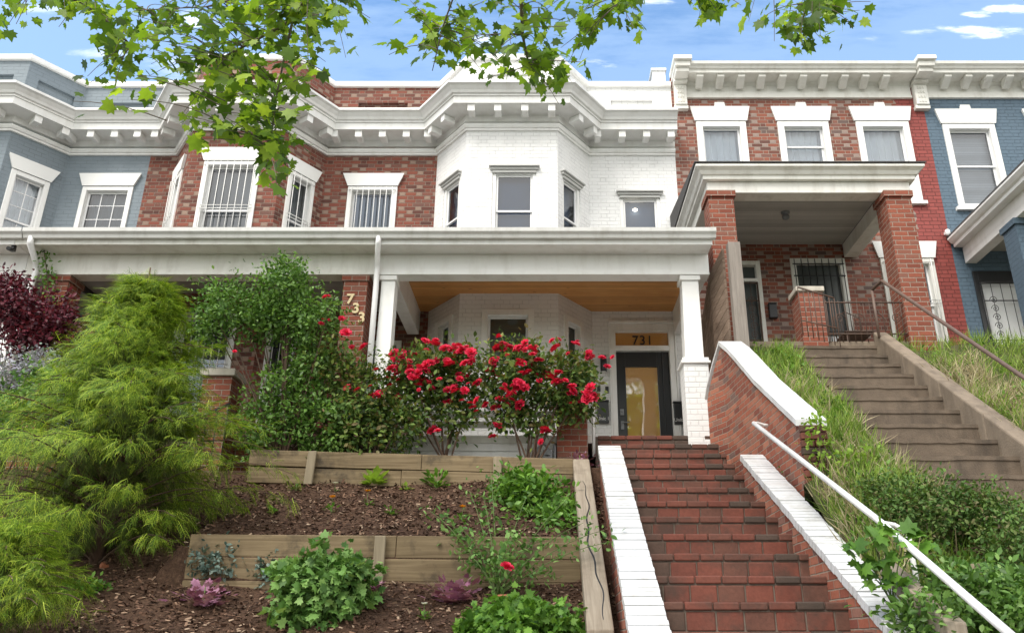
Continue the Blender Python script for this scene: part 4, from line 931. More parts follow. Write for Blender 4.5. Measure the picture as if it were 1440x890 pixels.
# white handrail
e = empty('handrail', (2.25, 3.4, GZ), 'white tubular handrail sloping down beside the brick stair', 'handrail')
hp = [P(1060, 595, 8.55), P(1240, 735, 5.85), P(1422, 893, 4.35), P(1660, 1100, 3.3)]
mb = MB(); mb.tube(hp, .024, 10); mb.build('rail', M['whitemetal'], e)
mb = MB(); A = hp[0]; mb.tube([A, A+Vector((.05,.06,.015)), A+Vector((.13,.08,.0)), A+Vector((.17,.08,-.005))], .018, 8); mb.build('wall_bracket', M['whitemetal'], e)
mb = MB(); A = hp[1]; mb.tube([A, A+Vector((.06,.10,.01)), A+Vector((.13,.11,.0)), A+Vector((.18,.08,-.04)), A+Vector((.19,.04,-.10)), A+Vector((.2,.02,-.8))], .018, 8); mb.build('wall_bracket', M['whitemetal'], e)

# ================================================================== concrete stair of 729
e = empty('concrete_stair', (4.1, 4.6, GZ), 'worn brown concrete stair up to the higher brick house', 'stair')
for i in range(20):
    y = 10.82-.32*i; z = 3.83-.24*i
    if z < GZ: break
    mb = MB(); xl, xr = 3.40, 4.60
    n = 10
    zt = [z+random.uniform(-.006,.004) for _ in range(n+1)]; yo = [y+random.uniform(-.008,.008) for _ in range(n+1)]
    for k in range(n):
        x0, x1 = xl+(xr-xl)*k/n, xl+(xr-xl)*(k+1)/n
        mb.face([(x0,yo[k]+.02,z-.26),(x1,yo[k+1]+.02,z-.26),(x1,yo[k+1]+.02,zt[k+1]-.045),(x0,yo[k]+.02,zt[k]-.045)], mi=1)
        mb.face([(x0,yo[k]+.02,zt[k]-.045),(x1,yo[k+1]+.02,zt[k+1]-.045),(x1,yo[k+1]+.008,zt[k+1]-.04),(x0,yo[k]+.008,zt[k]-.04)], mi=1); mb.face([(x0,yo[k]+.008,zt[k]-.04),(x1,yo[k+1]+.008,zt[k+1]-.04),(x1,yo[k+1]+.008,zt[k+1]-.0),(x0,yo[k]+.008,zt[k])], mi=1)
        mb.face([(x0,yo[k]+.008,zt[k]),(x1,yo[k+1]+.008,zt[k+1]),(x1,y+.36,zt[k+1]),(x0,y+.36,zt[k])])
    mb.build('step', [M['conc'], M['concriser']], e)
def slabcheek(x0, x1, yt, zt, yb, slope=.75, th=.5):
    mb = MB(); n = 8
    for k in range(n):
        a, b = yt-(yt-yb)*k/n, yt-(yt-yb)*(k+1)/n-.004*(-1); za, zb = zt-slope*(yt-a), zt-slope*(yt-b)
        i = mb.idx([(x0,b,zb-th),(x1,b,zb-th),(x1,a,za-th),(x0,a,za-th),(x0,b,zb),(x1,b,zb),(x1,a,za),(x0,a,za)])
        for f in ((0,3,2,1),(4,5,6,7),(0,1,5,4),(1,2,6,5),(2,3,7,6),(3,0,4,7)): mb.add([i+q for q in f])
    return mb
slabcheek(4.602, 4.80, 10.9, 4.06, 4.4).build('cheek_wall', M['conc'], e, bevel=.02)
slabcheek(3.25, 3.398, 10.6, 3.62, 4.6).build('cheek_wall', M['conc'], e, bevel=.015)
e = empty('handrail', (4.9, 5, GZ), 'brown metal pipe handrail descending beside the concrete stair', 'handrail')
hp = [P(1226, 408, 10.7), P(1240, 395, 10.55), P(1440, 531, 7.6), P(1640, 667, 6.0)]
mb = MB(); mb.tube(hp, .022, 8); mb.build('rail', M['brownrail'], e)
mb = MB(); mb.tube([hp[0], Vector((hp[0].x, 10.7, 3.9))], .02, 8); mb.build('post', M['brownrail'], e)

# ================================================================== timber terraces
def tbox(mb, A, B, h, d=.14):          # timber between two points, front face vertical
    A, B = Vector(A), Vector(B); dv = (B-A); n = Vector((-dv.y, dv.x, 0)).normalized()*d; H = Vector((0,0,h))
    p = [A, B, B+n, A+n]; i = mb.idx([q-H for q in p]+p)
    for f in ((0,3,2,1),(4,5,6,7),(0,1,5,4),(1,2,6,5),(2,3,7,6),(3,0,4,7)): mb.add([i+q for q in f])
    return mb
def terrace(label, L, Rr, nrows, hh, posts, pz):
    e = empty('timber_wall', ((L[0]+Rr[0])/2, L[1], L[2]-.5), label, 'retaining wall', 'timber retaining walls of the terraced bed')
    L, Rr = Vector(L), Vector(Rr)
    for k in range(nrows):
        m = L.lerp(Rr, .47 if k % 2 else .53)
        for a, b in ((L, m-(Rr-L).normalized()*.004), (m, Rr)):
            o = Vector((0, random.uniform(-.006,.006)+.012*k*(-1 if nrows > 2 else 1), -k*(hh+.006)+random.uniform(-.004,.004)))
            tbox(MB(), a+o, b+o, hh).build('timber', M['timber'], e, bevel=.008)
    for t, sl in posts:
        p = L.lerp(Rr, t); mb = MB(); i = mb.idx([(p.x-.05,p.y-.055,p.z-pz),(p.x+.05,p.y-.055,p.z-pz),(p.x+.05,p.y-.014,p.z-pz),(p.x-.05,p.y-.014,p.z-pz),(p.x-.05+sl,p.y-.055,p.z-.005),(p.x+.05+sl,p.y-.055,p.z-.005),(p.x+.05+sl,p.y-.014,p.z-.005),(p.x-.05+sl,p.y-.014,p.z-.005)])
        for f in ((0,3,2,1),(4,5,6,7),(0,1,5,4),(1,2,6,5),(2,3,7,6),(3,0,4,7)): mb.add([i+q for q in f])
        mb.build('stake', M['timberpost'], e, bevel=.006)
a, b = P(352, 632, 9.72), P(806, 645, 9.84); terrace('upper timber retaining wall below the rose bushes', a, b, 2, .19, ((.19,.02),(.765,.0)), .40)
a, b = P(268, 751, 7.86), P(816, 755, 7.86); terrace('lower timber retaining wall across the mulched bed', a, b, 3, .20, ((.49,0),), .46)
e = empty('edging_timber', (.4, 8, .8), 'cracked grey timber edging the bed beside the white stair cap', 'timber')
def slant(x0, x1, dx, y0, z0, y1, sl, th):
    mb = MB(); n = 1; i = mb.idx([(x0,y1,z0-sl*(y0-y1)-th),(x1,y1,z0-sl*(y0-y1)-th),(x1+dx,y0,z0-th),(x0+dx,y0,z0-th),(x0,y1,z0-sl*(y0-y1)),(x1,y1,z0-sl*(y0-y1)),(x1+dx,y0,z0),(x0+dx,y0,z0)])
    for f in ((0,3,2,1),(4,5,6,7),(0,1,5,4),(1,2,6,5),(2,3,7,6),(3,0,4,7)): mb.add([i+q for q in f]); 
    return mb
slant(.285,.485,.02, 9.9,2.045, 6.38,.560,.17).build('top_timber', M['timberold'], e, bevel=.012)
slant(.30,.47,.02, 9.9,1.87, 6.30,.560,.25).build('lower_timber', M['timber'], e, bevel=.012)
mb = MB(); pr = None; n = 40; slp = .560        # the long drying crack, its shade a black strip laid on the top face
for k in range(n+1):
    t = k/n; y = 9.2-(9.2-6.5)*t; x = .40+.025*math.sin(t*9)+.012*math.sin(t*31)+.02*t-.01; z = 2.045-slp*(9.9-y)+.0015; wd = (.003+.005*math.sin(t*3.14))
    cur = ((x-wd, y, z), (x+wd, y, z))
    if pr: mb.face([pr[0], pr[1], cur[1], cur[0]])
    pr = cur
mb.build('crack', M['black'], e)

# ================================================================== vegetation
def bush_stems(par, base, tops, r0=.018, mat='stem', name='stems', n=6):
    mb = MB()
    for t in tops:
        b = Vector(base)+Vector((random.uniform(-.06,.06), random.uniform(-.05,.05), 0)); t = Vector(t)
        m = b.lerp(t, .5)+Vector((random.uniform(-.08,.08), random.uniform(-.06,.06), .05)); pl = bez(b, m, t, n); mb.tube(pl, [r0*(1-.75*i/n) for i in range(n+1)], 5)
    return mb.build(name, M[mat], par)
def rose_mesh():
    vs = []; fs = []
    for ring, (n, r, tilt, s) in enumerate(((5,.15,.25,.35),(6,.30,.7,.45),(7,.42,1.15,.5),(7,.46,1.5,.5))):
        for k in range(n):
            a = 2*math.pi*(k+ring*.4)/n+random.uniform(-.15,.15); ca, sa = math.cos(a), math.sin(a); w = s*.75
            def pt(out, side, up): return (ca*out-sa*side, sa*out+ca*side, up)
            o1 = r*.3; ct, st_ = math.sin(tilt), math.cos(tilt); i = len(vs)
            vs += [pt(o1,-w*.25,.0), pt(o1,w*.25,.0), pt(o1+ct*s*.55,w*.55,st_*s*.55+.05), pt(o1+ct*s*.55,0,st_*s*.55-.02), pt(o1+ct*s*.55,-w*.55,st_*s*.55+.05), pt(o1+ct*s,w*.38,st_*s*.95), pt(o1+ct*s*1.08,0,st_*s*.9), pt(o1+ct*s,-w*.38,st_*s*.95)]
            fs += [(i,i+1,i+2,i+3),(i,i+3,i+4),(i+3,i+2,i+5,i+6),(i+4,i+3,i+6,i+7)]
    me = bpy.data.meshes.new('blossom'); me.from_pydata(vs, [], fs); me.materials.append(M['petal']); me.update(); return me
ROSES = [rose_mesh() for _ in range(3)]
def blossoms(par, pts, size=.10):
    pts = list(pts); src = list(pts)
    if len(src) > 20: pts += [p+Vector((max(-.13,min(.13,random.gauss(0,.08))), random.gauss(0,.06), max(-.14,min(.10,random.gauss(-.02,.07))))) for p in src for _ in range(2)][:99-len(src)]
    for p in pts:
        o = newobj('blossom', random.choice(ROSES), par, p); s = size*random.uniform(.35,1.08); o.scale = (s, s, s)
        o.rotation_euler = (random.uniform(.1,1.3), random.uniform(-.5,.5), random.uniform(-.9,.9))
def ellpx(px, py, Y, rx, ry, rd):     # an ellipsoid of foliage from its place and size
    c = P(px, py, Y); k = Y/F*1.07; return (c.x, c.y, c.z, rx*k, rd, ry*k*1.1)
def basez(x, y): return gl(x, y) if x < 1 else grr(x, y)
def rosebush(label, ells, flowers, Y, leaf, m, k, group='red rose bushes above the upper timber wall', bx=None, stems=8, mat='roseleaf', sz=.125):
    cx = bx if bx is not None else sum(e[0] for e in ells)/len(ells); z = basez(cx, Y); e = empty('rose_bush', (cx, Y, z), label, 'rose bush', group)
    foliage('foliage', ells, m, k, .075, leaf, M[mat], e, shell=.3, up=.6)
    tops = [(el[0]+random.uniform(-.7,.7)*el[3], el[1]+random.uniform(-.5,.5)*el[4], el[2]+random.uniform(-.3,.7)*el[5]) for el in ells for _ in range(max(2, stems//len(ells)))]
    bush_stems(e, (cx, Y, z-.05), tops, .017)
    blossoms(e, [P(px+random.uniform(-1,1), py, Y-random.uniform(.1,.4)) for px, py in flowers], sz); return e
# two big red roses
B = [(620,497),(607,478)] 
flB = [(597,478),(612,484),(640,487),(625,490),(655,488),(578,496),(583,498),(605,510),(612,509),(600,513),(628,509),(647,527),(590,518),(577,520),(594,537),(607,546),(585,533),(557,506),(560,520),(564,513),(548,542),(532,555),(638,545),(630,548),(654,549),(668,539),(613,602),(671,563),(683,570),(664,508),(660,495),(645,497),(590,548),(640,510),(618,533)]
rosebush('full red rose bush in front of the bay, left of its twin', [ellpx(600,525,10.2,48,38,.32),ellpx(650,530,10.25,42,42,.3),ellpx(575,570,10.2,35,40,.28),ellpx(640,585,10.2,28,28,.2)], flB, 10.2, .072, 430, 10, bx=P(628,640,10.2).x)
flC = [(703,474),(712,484),(700,489),(727,490),(748,489),(738,492),(782,490),(812,480),(846,503),(828,498),(787,524),(775,521),(756,527),(733,524),(727,538),(773,522),(742,542),(705,547),(692,532),(723,552),(720,562),(806,550),(815,565),(834,558),(830,545),(700,598),(768,605),(795,535),(742,513),(735,511),(694,508),(704,562),(798,497),(757,507),(715,500)]
rosebush('full red rose bush beside the stairs, right of its twin', [ellpx(725,520,10.2,50,42,.32),ellpx(785,530,10.2,50,40,.32),ellpx(815,550,10.2,28,45,.25),ellpx(715,570,10.2,30,35,.25),ellpx(760,580,10.2,40,25,.22)], flC, 10.2, .072, 500, 10, bx=P(745,640,10.2).x)
flA = [(550,518),(573,520),(529,520),(512,488),(494,488),(530,554),(502,548),(486,468),(480,448),(531,555),(488,545)]
rosebush('loose dark green rose bush with few red flowers beside the 733 pier', [ellpx(520,560,10.1,45,60,.35),ellpx(560,600,10.1,35,38,.3),ellpx(500,600,10.0,45,42,.35),ellpx(470,520,10.0,28,50,.3)], flA, 10.05, .065, 520, 10, bx=P(525,640,10.05).x, stems=12)
# tall green shrub
fl = [(459,418),(454,449),(452,455),(463,450),(488,468),(330,494)]
e = rosebush('tall glossy green shrub reaching the porch beam of house 733', [ellpx(330,430,9.9,55,35,.45),ellpx(400,410,9.9,40,38,.4),ellpx(440,450,9.9,42,42,.4),ellpx(300,455,9.9,30,28,.3),ellpx(410,385,9.9,22,20,.2),ellpx(380,455,9.9,45,30,.4)], fl, 9.9, .055, 620, 14, group=None, bx=P(400,640,9.9).x, stems=18, mat='holly', sz=.10)
e['category'] = 'shrub'; e.name = 'tall_shrub'
def shrub(name, label, cat, ells, Y, leaf, m, k, mat, group=None, sig=.05, shell=.4, up=.5, droop=0, stems=6, bx=None, tmpl=None, stemmat='stem', sr=.012):
    cx = bx if bx is not None else ells[0][0]; z = basez(cx, Y); e = empty(name, (cx, Y, z), label, cat, group)
    foliage('foliage', ells, m, k, sig, leaf, M[mat], e, shell=shell, up=up, droop=droop, template=tmpl)
    if stems: bush_stems(e, (cx, Y, z-.03), [(el[0]+random.uniform(-.5,.5)*el[3], el[1], el[2]+random.uniform(-.2,.5)*el[5]) for el in ells for _ in range(max(1, stems//len(ells)))], sr, stemmat)
    return e
shrub('leafy_shrub', 'dark twiggy shrub filling the corner behind the upper timber wall', 'shrub', [ellpx(400,570,9.95,60,50,.35),ellpx(370,600,9.95,40,40,.3),ellpx(450,600,9.95,50,42,.35),ellpx(430,520,10.0,40,35,.3)], 9.95, .055, 600, 12, 'holly', stems=22)
shrub('barberry_bush', 'burgundy-leaved shrub at the left edge before the blue house porch', 'shrub', [ellpx(40,440,9.3,50,35,.5),ellpx(85,460,9.3,35,32,.4),ellpx(10,425,9.3,35,38,.4),ellpx(50,485,9.3,55,22,.4)], 9.3, .055, 420, 16, 'barberry', sig=.07, stems=14, shell=.2)
shrub('catmint_plant', 'pale lilac flowering plant below the burgundy shrub', 'plant', [ellpx(25,535,8.9,45,38,.35),ellpx(60,520,8.95,30,25,.3)], 8.9, .04, 220, 12, 'lav', stems=8, up=.8)
shrub('green_undershrub', 'soft green plant between the lilac flowers and golden cypress', 'plant', [ellpx(60,560,8.8,55,40,.3),ellpx(15,590,8.8,45,40,.3)], 8.8, .05, 240, 12, 'mint', stems=8)

# golden thread cypress
def sprig():
    vs, fs = [], []
    def ribbon(p, q, r, w):
        i = len(vs); 
        for a, ww in ((p, w), (q, w*.8), (r, w*.2)): vs.extend([(a[0]-ww, a[1], a[2]), (a[0]+ww, a[1], a[2]+ww*.6)])
        fs.extend([(i,i+1,i+3,i+2),(i+2,i+3,i+5,i+4)])
    ribbon((0,0,0),(0,.5,-.02),(0,1.05,-.18), .016)
    for k in range(11):
        t = .1+.08*k; s = 1 if k % 2 else -1; l = .40*(1-.45*t)*random.uniform(.7,1.2); y0 = t; z0 = -.16*t*t
        ribbon((0,y0,z0),(s*l*.42,y0+l*.42,z0-.03),(s*l*.62,y0+l*.95,z0-.16), .012)
    return vs, fs
SPR = sprig()
def cypress(name, label, base, height, prof, nb, k, size, trunk=True):
    """prof(t, azimuth) -> reach of the branches at relative height t"""
    e = empty(name, base, label, 'shrub'); bx, by, bz = base; loc = []; yd = []; sz = []; nr = []; mb = MB()
    if trunk: mb.tube([(bx,by,bz-.05),(bx+.03,by,bz+height*.4),(bx-.02,by,bz+height*.93)], [.06,.04,.008], 7)
    for b in range(nb):
        t = (b+random.random())/nb; t = t**.9; az = random.random()*2*math.pi; r = prof(t, az)*random.uniform(.72,1.12)
        o = Vector((math.cos(az), math.sin(az), 0)); A = Vector((bx, by, bz+height*t*.86)); rise = .28 if t < .75 else .5
        C = A+o*r+Vector((0,0,r*rise-.10*r)); mid = A+o*r*.55+Vector((0,0,r*(rise+.12))); pl = bez(A, mid, C, 6)
        mb.tube(pl, [.012*(1-.12*i) for i in range(7)], 4, cap=False)
        for j in range(k):
            s = .35+.65*(j/k)**.8; s = min(1, s+random.uniform(-.06,.06)); q = pl[min(5, int(s*6))].lerp(pl[min(6, int(s*6)+1)], (s*6) % 1)
            side = o.cross(Vector((0,0,1)))*random.uniform(-1,1); off = Vector((random.gauss(0,.035), random.gauss(0,.035), random.gauss(0,.03)))
            loc.append(q+off+side*.12*(1-s*.3)); d = o*random.uniform(.4,1.0)+side*.9+Vector((random.gauss(0,.25),random.gauss(0,.25),random.uniform(-.9,.45)-(.3 if t < .3 else 0))); yd.append(d); nr.append((random.gauss(0,.3)+o.x*.3, random.gauss(0,.3)+o.y*.3, 1)); sz.append(size*random.uniform(.55,1.25))
    mb.build('trunk', M['stem'], e)
    L = np.array([tuple(x) for x in loc]); Y = np.array([tuple(x) for x in yd]); N = np.array(nr); Sz = np.array(sz)
    scatter('foliage', SPR[0], SPR[1], frames(Y, N, Sz), L, M['cypress'], e)
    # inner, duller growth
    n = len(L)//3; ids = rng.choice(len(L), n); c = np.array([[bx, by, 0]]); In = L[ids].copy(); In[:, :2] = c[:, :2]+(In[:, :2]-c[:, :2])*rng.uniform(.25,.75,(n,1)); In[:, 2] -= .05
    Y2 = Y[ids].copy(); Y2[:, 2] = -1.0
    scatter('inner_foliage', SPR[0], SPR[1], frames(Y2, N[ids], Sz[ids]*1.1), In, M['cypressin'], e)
    return e
def prof_big(t, az):
    r = 1.45*(1-t)**.8 + .12
    if t < .12: r *= .75
    if t > .5: r *= .90
    if t > .72: r *= .85
    r *= 1+.20*math.sin(az*3+t*9)+.16*math.sin(az*5-t*16)+.08*math.sin(t*38)
    if math.sin(az) > .3: r *= .8
    if math.cos(az) > .2 and t < .5: r *= 1.15
    return r
cypress('golden_cypress', 'large golden-green thread-leaved cypress filling the left of the garden', (-4.32, 8.15, .62), 3.40, prof_big, 330, 46, .165)
cypress('golden_cypress', 'small golden-green cypress cut by the bottom left corner of the photo', (-4.05, 6.35, .05), .85, lambda t, az: .62*(1-t)**.6+.06, 80, 34, .13)

# small plants of the bed
def rosette(name, label, cat, px, py, Y, n, size, mat, up=.6, group=None, tmpl=None, flower=None, h=.10, spread=1.0):
    p = P(px, py, Y); z = basez(p.x, Y); e = empty(name, (p.x, Y, z), label, cat, group)
    az = rng.random(n)*2*np.pi; el = rng.uniform(.15, 1.2, n); d = np.stack([np.cos(az)*np.cos(el)*spread, np.sin(az)*np.cos(el)*spread, np.sin(el)], -1)
    s = size*(.6+.6*rng.random(n)); loc = np.array([[p.x, Y, z]])+d*(h*rng.random(n)[:, None]*1.2)
    yd = d+rng.normal(size=(n,3))*.15; yd[:, 2] = yd[:, 2]*.8; nr = np.stack([-d[:,0]*.5, -d[:,1]*.5, np.ones(n)], -1)+rng.normal(size=(n,3))*.2
    scatter('leaves', *(tmpl or (OVAL_V, OVAL_F)), frames(yd, nr, s), loc, M[mat], e)
    mb = MB(); mb.tube([(p.x,Y,z-.03),(p.x,Y,z+h)], [.008,.004], 5); mb.build('stem', M['greenstem'], e)
    if flower:
        fm, fs, fh = flower; m = 18; a = np.arange(m)*2.4; rr = .3+.7*rng.random(m); dd = np.stack([np.cos(a), np.sin(a), .2+.9*(1-rr)], -1)
        scatter('flower', OVAL_V, OVAL_F, frames(dd, np.tile([0,0,1.], (m,1))+dd*.2, np.full(m, fs)), np.tile([[p.x, Y-.02, z+fh]], (m,1)), M[fm], e)
        mb = MB(); mb.tube([(p.x,Y,z),(p.x,Y-.02,z+fh)], .003, 4); mb.build('flower_stem', M['greenstem'], e)
    return e
def yat(px, py, x_fn=None):      # depth where the sight line meets the garden slope
    best = None
    for k in range(400):
        Y = 4.0+k*.016; p = P(px, py, Y)
        if p.z < basez(p.x, Y): best = Y; break
    return best or 7.0
def YG(px, py): return yat(px, py)
HST = (OVAL_V, OVAL_F)
rosette('hosta', 'lime green hosta just below the upper timber wall', 'plant', 527, 681, YG(527,684), 60, .15, 'lime', h=.09)
rosette('perennial_tuft', 'dark green tuft below the upper timber wall right of the lime hosta', 'plant', 613, 685, YG(613,687), 90, .085, 'bright', h=.16)
for px, py, lab in ((466,721,'orange marigold seedling left of centre in the middle bed'),(516,712,'orange marigold nearest the lime hosta'),(650,735,'orange marigold beside the leggy rose')):
    rosette('marigold', lab, 'flower', px, py, YG(px,py), 16, .055, 'bright', h=.07, flower=('orange', .045, .15), group='marigolds in the middle bed')
for px, py, lab, m_ in ((383,722,'small green seedling at the left of the middle bed','bright'),(549,724,'small bushy seedling at the centre of the middle bed','bright'),(416,690,'tiny seedling under the left stake of the upper wall','juniper'),(572,690,'yellowish seedling under the upper timber wall','lime'),(530,830,'tiny reddish seedling right of the stake of the lower wall','heuch')):
    rosette('seedling', lab, 'plant', px, py, YG(px,py), 24, .055, m_, h=.07, group='seedlings in the mulch')
rosette('white_flower', 'white bedding flower near the top left of the middle bed', 'flower', 471, 692, YG(471,692), 10, .045, 'mint', h=.04, flower=('whitepetal', .045, .09))
rosette('white_flower', 'white bedding flower in front of the right plum-leaved plant', 'flower', 596, 872, YG(596,872), 22, .05, 'bright', h=.06, flower=('whitepetal', .035, .12))
MP = maple()
for px, py, lab in ((285,852,'plum-leaved coral bells left, between cypress and round green bush'),(638,848,'larger plum-leaved coral bells below the lower timber wall')):
    rosette('coral_bells', lab, 'plant', px, py, YG(px,py), 120 if px > 400 else 90, .075, 'heuch', h=.19, tmpl=MP, group='plum-leaved coral bells', spread=1.3)
rosette('purple_flower_clump', 'purple flowering clump at the top of the edging timber', 'plant', 815, 640, 10.15, 90, .06, 'heuch', h=.2)
def lowbush(name, label, px, py, rx, ry, Y, leaf, m, k, mat, cat='shrub', group=None, up=.7, tmpl=None, sig=.03, stems=6, shell=.35):
    el = ellpx(px, py, Y, rx, ry, rx*Y/F*1.0); return shrub(name, label, cat, [el], Y, leaf, m, k, mat, group, sig=sig, shell=shell, up=up, tmpl=tmpl, stems=stems, sr=.006)
lowbush('round_bush', 'round light green bush in the bottom bed', 452, 832, 62, 46, YG(452,885)+.25, .062, 420, 11, 'mint', tmpl=MP)
lowbush('parsley_clump', 'low bright green clump at the bottom edge near the edging timber', 730, 880, 80, 26, 6.75, .05, 340, 12, 'bright', cat='plant', tmpl=MP)
for px, py, rx, ry, lab in ((312,795,34,24,'blue-green dwarf conifer below the left end of the lower wall'),(382,803,20,20,'blue-green dwarf conifer behind the round green bush'),(290,780,14,14,'smallest blue-green conifer under the cypress')):
    lowbush('dwarf_conifer', lab, px, py, rx, ry, YG(px,py+ry)+.1, .05, 150, 9, 'bluejun', group='blue-green dwarf conifers')
lowbush('ground_plant', 'low green plant on the mulch under the large cypress', 112, 832, 38, 14, YG(112,842)+.1, .05, 90, 9, 'bright', cat='plant')
# leafy clump and leggy rose by the edging timber
shrub('bright_green_shrub', 'bright green leafy shrub between the timber walls beside the edging timber', 'shrub', [ellpx(760,712,8.9,42,36,.3),ellpx(785,745,8.6,28,30,.25),ellpx(730,690,9.1,30,28,.25)], 8.8, .075, 260, 11, 'bright', stems=10)
e = empty('leggy_rose', (P(700,830,7.6).x, 7.6, basez(0,7.6)), 'leggy rose with one red bloom spreading over the lower timber wall', 'rose bush')
b = Vector(e.location); mb = MB(); pts = []
for px, py, Y in ((600,715,8.0),(625,730,8.0),(650,745,7.8),(680,700,8.1),(640,770,7.7),(690,660,8.7),(760,760,7.6),(800,700,7.7),(850,745,7.3),(870,760,7.2),(820,735,7.4),(720,745,7.7),(780,810,7.4),(700,790,7.5),(740,700,8.0),(660,690,8.4),(712,780,7.3)):
    t = P(px, py, Y); m = b.lerp(t, .5)+Vector((0,0,.18)); pl = bez(b, m, t, 8); mb.tube(pl, [.008*(1-.08*i) for i in range(9)], 4)
    for q in pl[2:]:
        for _ in range(9): pts.append(q+Vector((random.gauss(0,.06), random.gauss(0,.05), random.gauss(0,.055))))
mb.build('stems', M['greenstem'], e); n = len(pts); Pn = np.array([tuple(q) for q in pts])
scatter('foliage', OVAL_V, OVAL_F, frames(rng.normal(size=(n,3)), np.array([0,0,1.])+rng.normal(size=(n,3))*.6, .058*(.6+.7*rng.random(n))), Pn, M['mint'], e)
blossoms(e, [P(713,797,7.25)], .10)
# terracotta pot
p = P(714, 858, 7.0); e = empty('flower_pot', (p.x, 7.0, basez(p.x, 7.0)), 'small terracotta pot standing in the mulch below the red bloom', 'pot')
zt = P(714, 836, 7.0).z; z0 = zt-.17; mb = MB(); mb.lathe([(.055,0),(.075,.12),(.075,.121)], (p.x, 7.0, z0), 20); mb.build('pot_body', M['terracotta'], e)
mb = MB(); mb.lathe([(.078,.122),(.088,.124),(.09,.17),(.078,.17),(.072,.14)], (p.x, 7.0, z0), 20); mb.build('rim', M['terracotta'], e)
mb = MB(); mb.lathe([(.071,.14),(.05,.15)], (p.x, 7.0, z0), 16); mb.build('potting_soil', M['mulch'], e)
# broken brick on the mulch
p = P(148, 797, YG(148,797)); mb = MB(); mb.box(-.05,.05,-.03,.03,-.025,.03); o = mb.build('brick_piece', M['terracotta'], bevel=.01, loc=p); o.rotation_euler = (.4,.3,.9); tag(o, 'broken piece of terracotta brick lying under the large cypress', 'brick')
# utility pipes by the rose
e = empty('utility_meter', (P(768,640,10.45).x, 10.45, 1.95), 'grey utility pipes and meter behind the right rose bush', 'meter')
q = P(770, 628, 10.45); mb = MB(); mb.tube([(q.x-.12,10.45,1.9),(q.x-.12,10.45,2.3),(q.x-.06,10.45,2.36),(q.x,10.45,2.30),(q.x,10.45,1.9)], .02, 8); mb.tube([(q.x+.09,10.45,1.9),(q.x+.09,10.45,2.34)], .02, 8); mb.build('pipes', M['grey'], e)
mb = MB(); mb.box(q.x-.06, q.x+.06, 10.40, 10.50, 2.12, 2.27); mb.lathe([(.035,0),(.035,.02)], (q.x, 10.40, 2.19), 12); mb.build('meter_body', M['grey'], e, bevel=.012)
# rail of 733's steps, half hidden by the cypress
e = empty('handrail', (-4.5, 9.5, 1.6), 'dark iron rail glimpsed between the cypress and the stone-capped pier', 'handrail')
A, Bq = P(275, 590, 9.4), P(322, 568, 9.9); mb = MB(); mb.tube([A, Bq, Bq+Vector((.02,.02,-.05))], .018, 6); mb.build('rail', M['black'], e); mb = MB()
for k in range(4): q = A.lerp(Bq, k/3); mb.tube([q, q-Vector((0,0,.7))], .009, 5)
mb.build('pickets', M['black'], e)
# ivy on downspout
e = empty('ivy', (-7.1, YP-.1, 2), 'thin ivy climbing the brick column by the left downspout', 'climbing plant')
pl = [P(66,470,YP-.1), P(70,420,YP-.1), P(66,385,YP-.1), P(62,352,YP-.15)]; n = 240; t = rng.random(n)*3; L = np.array([tuple(pl[int(a)].lerp(pl[int(a)+1], a % 1)) for a in t])+rng.normal(size=(n,3))*np.array([.06,.03,.06])
scatter('leaves', OVAL_V, OVAL_F, frames(rng.normal(size=(n,3)), np.array([0,-1.,.5])+rng.normal(size=(n,3))*.4, np.full(n,.06)), L, M['bright'], e); mb = MB(); mb.tube(pl, .006, 4); mb.build('vine', M['stem'], e)

# right bank: junipers, weeds, timbers
shrub('spreading_juniper', 'low dark green juniper spreading over the bank below the concrete steps', 'shrub', [ellpx(1310,725,6.6,70,42,.45),ellpx(1390,740,6.5,55,45,.5),ellpx(1250,705,6.9,45,25,.4),ellpx(1420,790,6.0,40,40,.4)], 6.5, .034, 800, 24, 'juniper', sig=.045, stems=12, up=.9)
shrub('bank_undergrowth', 'tangled low green growth along the bottom right of the bank', 'shrub', [ellpx(1370,840,5.6,75,40,.4),ellpx(1300,870,5.3,40,25,.3),ellpx(1430,860,5.3,45,40,.35)], 5.5, .05, 420, 11, 'holly', sig=.05, stems=10)
e = empty('maple_seedling', (P(1250,850,5.6).x, 5.6, basez(3,5.6)), 'bright lobed-leaf sapling leaning over the white stair cap', 'sapling')
b = Vector(e.location); mb = MB(); pts = []; b = P(1255, 850, 5.6)
for px, py in ((1205,770),(1225,755),(1245,790),(1215,800),(1275,750),(1290,765),(1240,745),(1260,810),(1230,815)):
    t = P(px, py, 5.5); mb.tube(bez(b, b.lerp(t,.5)+Vector((0,0,.08)), t, 5), .004, 4); pts += [t+Vector((random.gauss(0,.035),random.gauss(0,.03),random.gauss(0,.03))) for _ in range(6)]
mb.build('stems', M['greenstem'], e); n = len(pts)
scatter('leaves', *MP, frames(rng.normal(size=(n,3))+np.array([0,-.5,-.3]), np.array([0,-.6,.8])+rng.normal(size=(n,3))*.4, .11*(.7+.5*rng.random(n))), np.array([tuple(q) for q in pts]), M['bright'], e)
shrub('weed_clump', 'fern-like weed against the end of the curved brick wall', 'plant', [ellpx(1150,610,7.6,14,40,.1),ellpx(1200,650,7.6,25,15,.15)], 7.6, .05, 60, 7, 'lime', sig=.04, stems=4)
for A, Bq, lab in ((P(1235,790,5.9), P(1330,875,5.0), 'old grey timber lying on the bank behind the white stair cap'),):
    mb = MB(); tbox(mb, A, Bq, .12, .12); tag(mb.build('bank_timber', M['timberold'], bevel=.01), lab, 'timber')
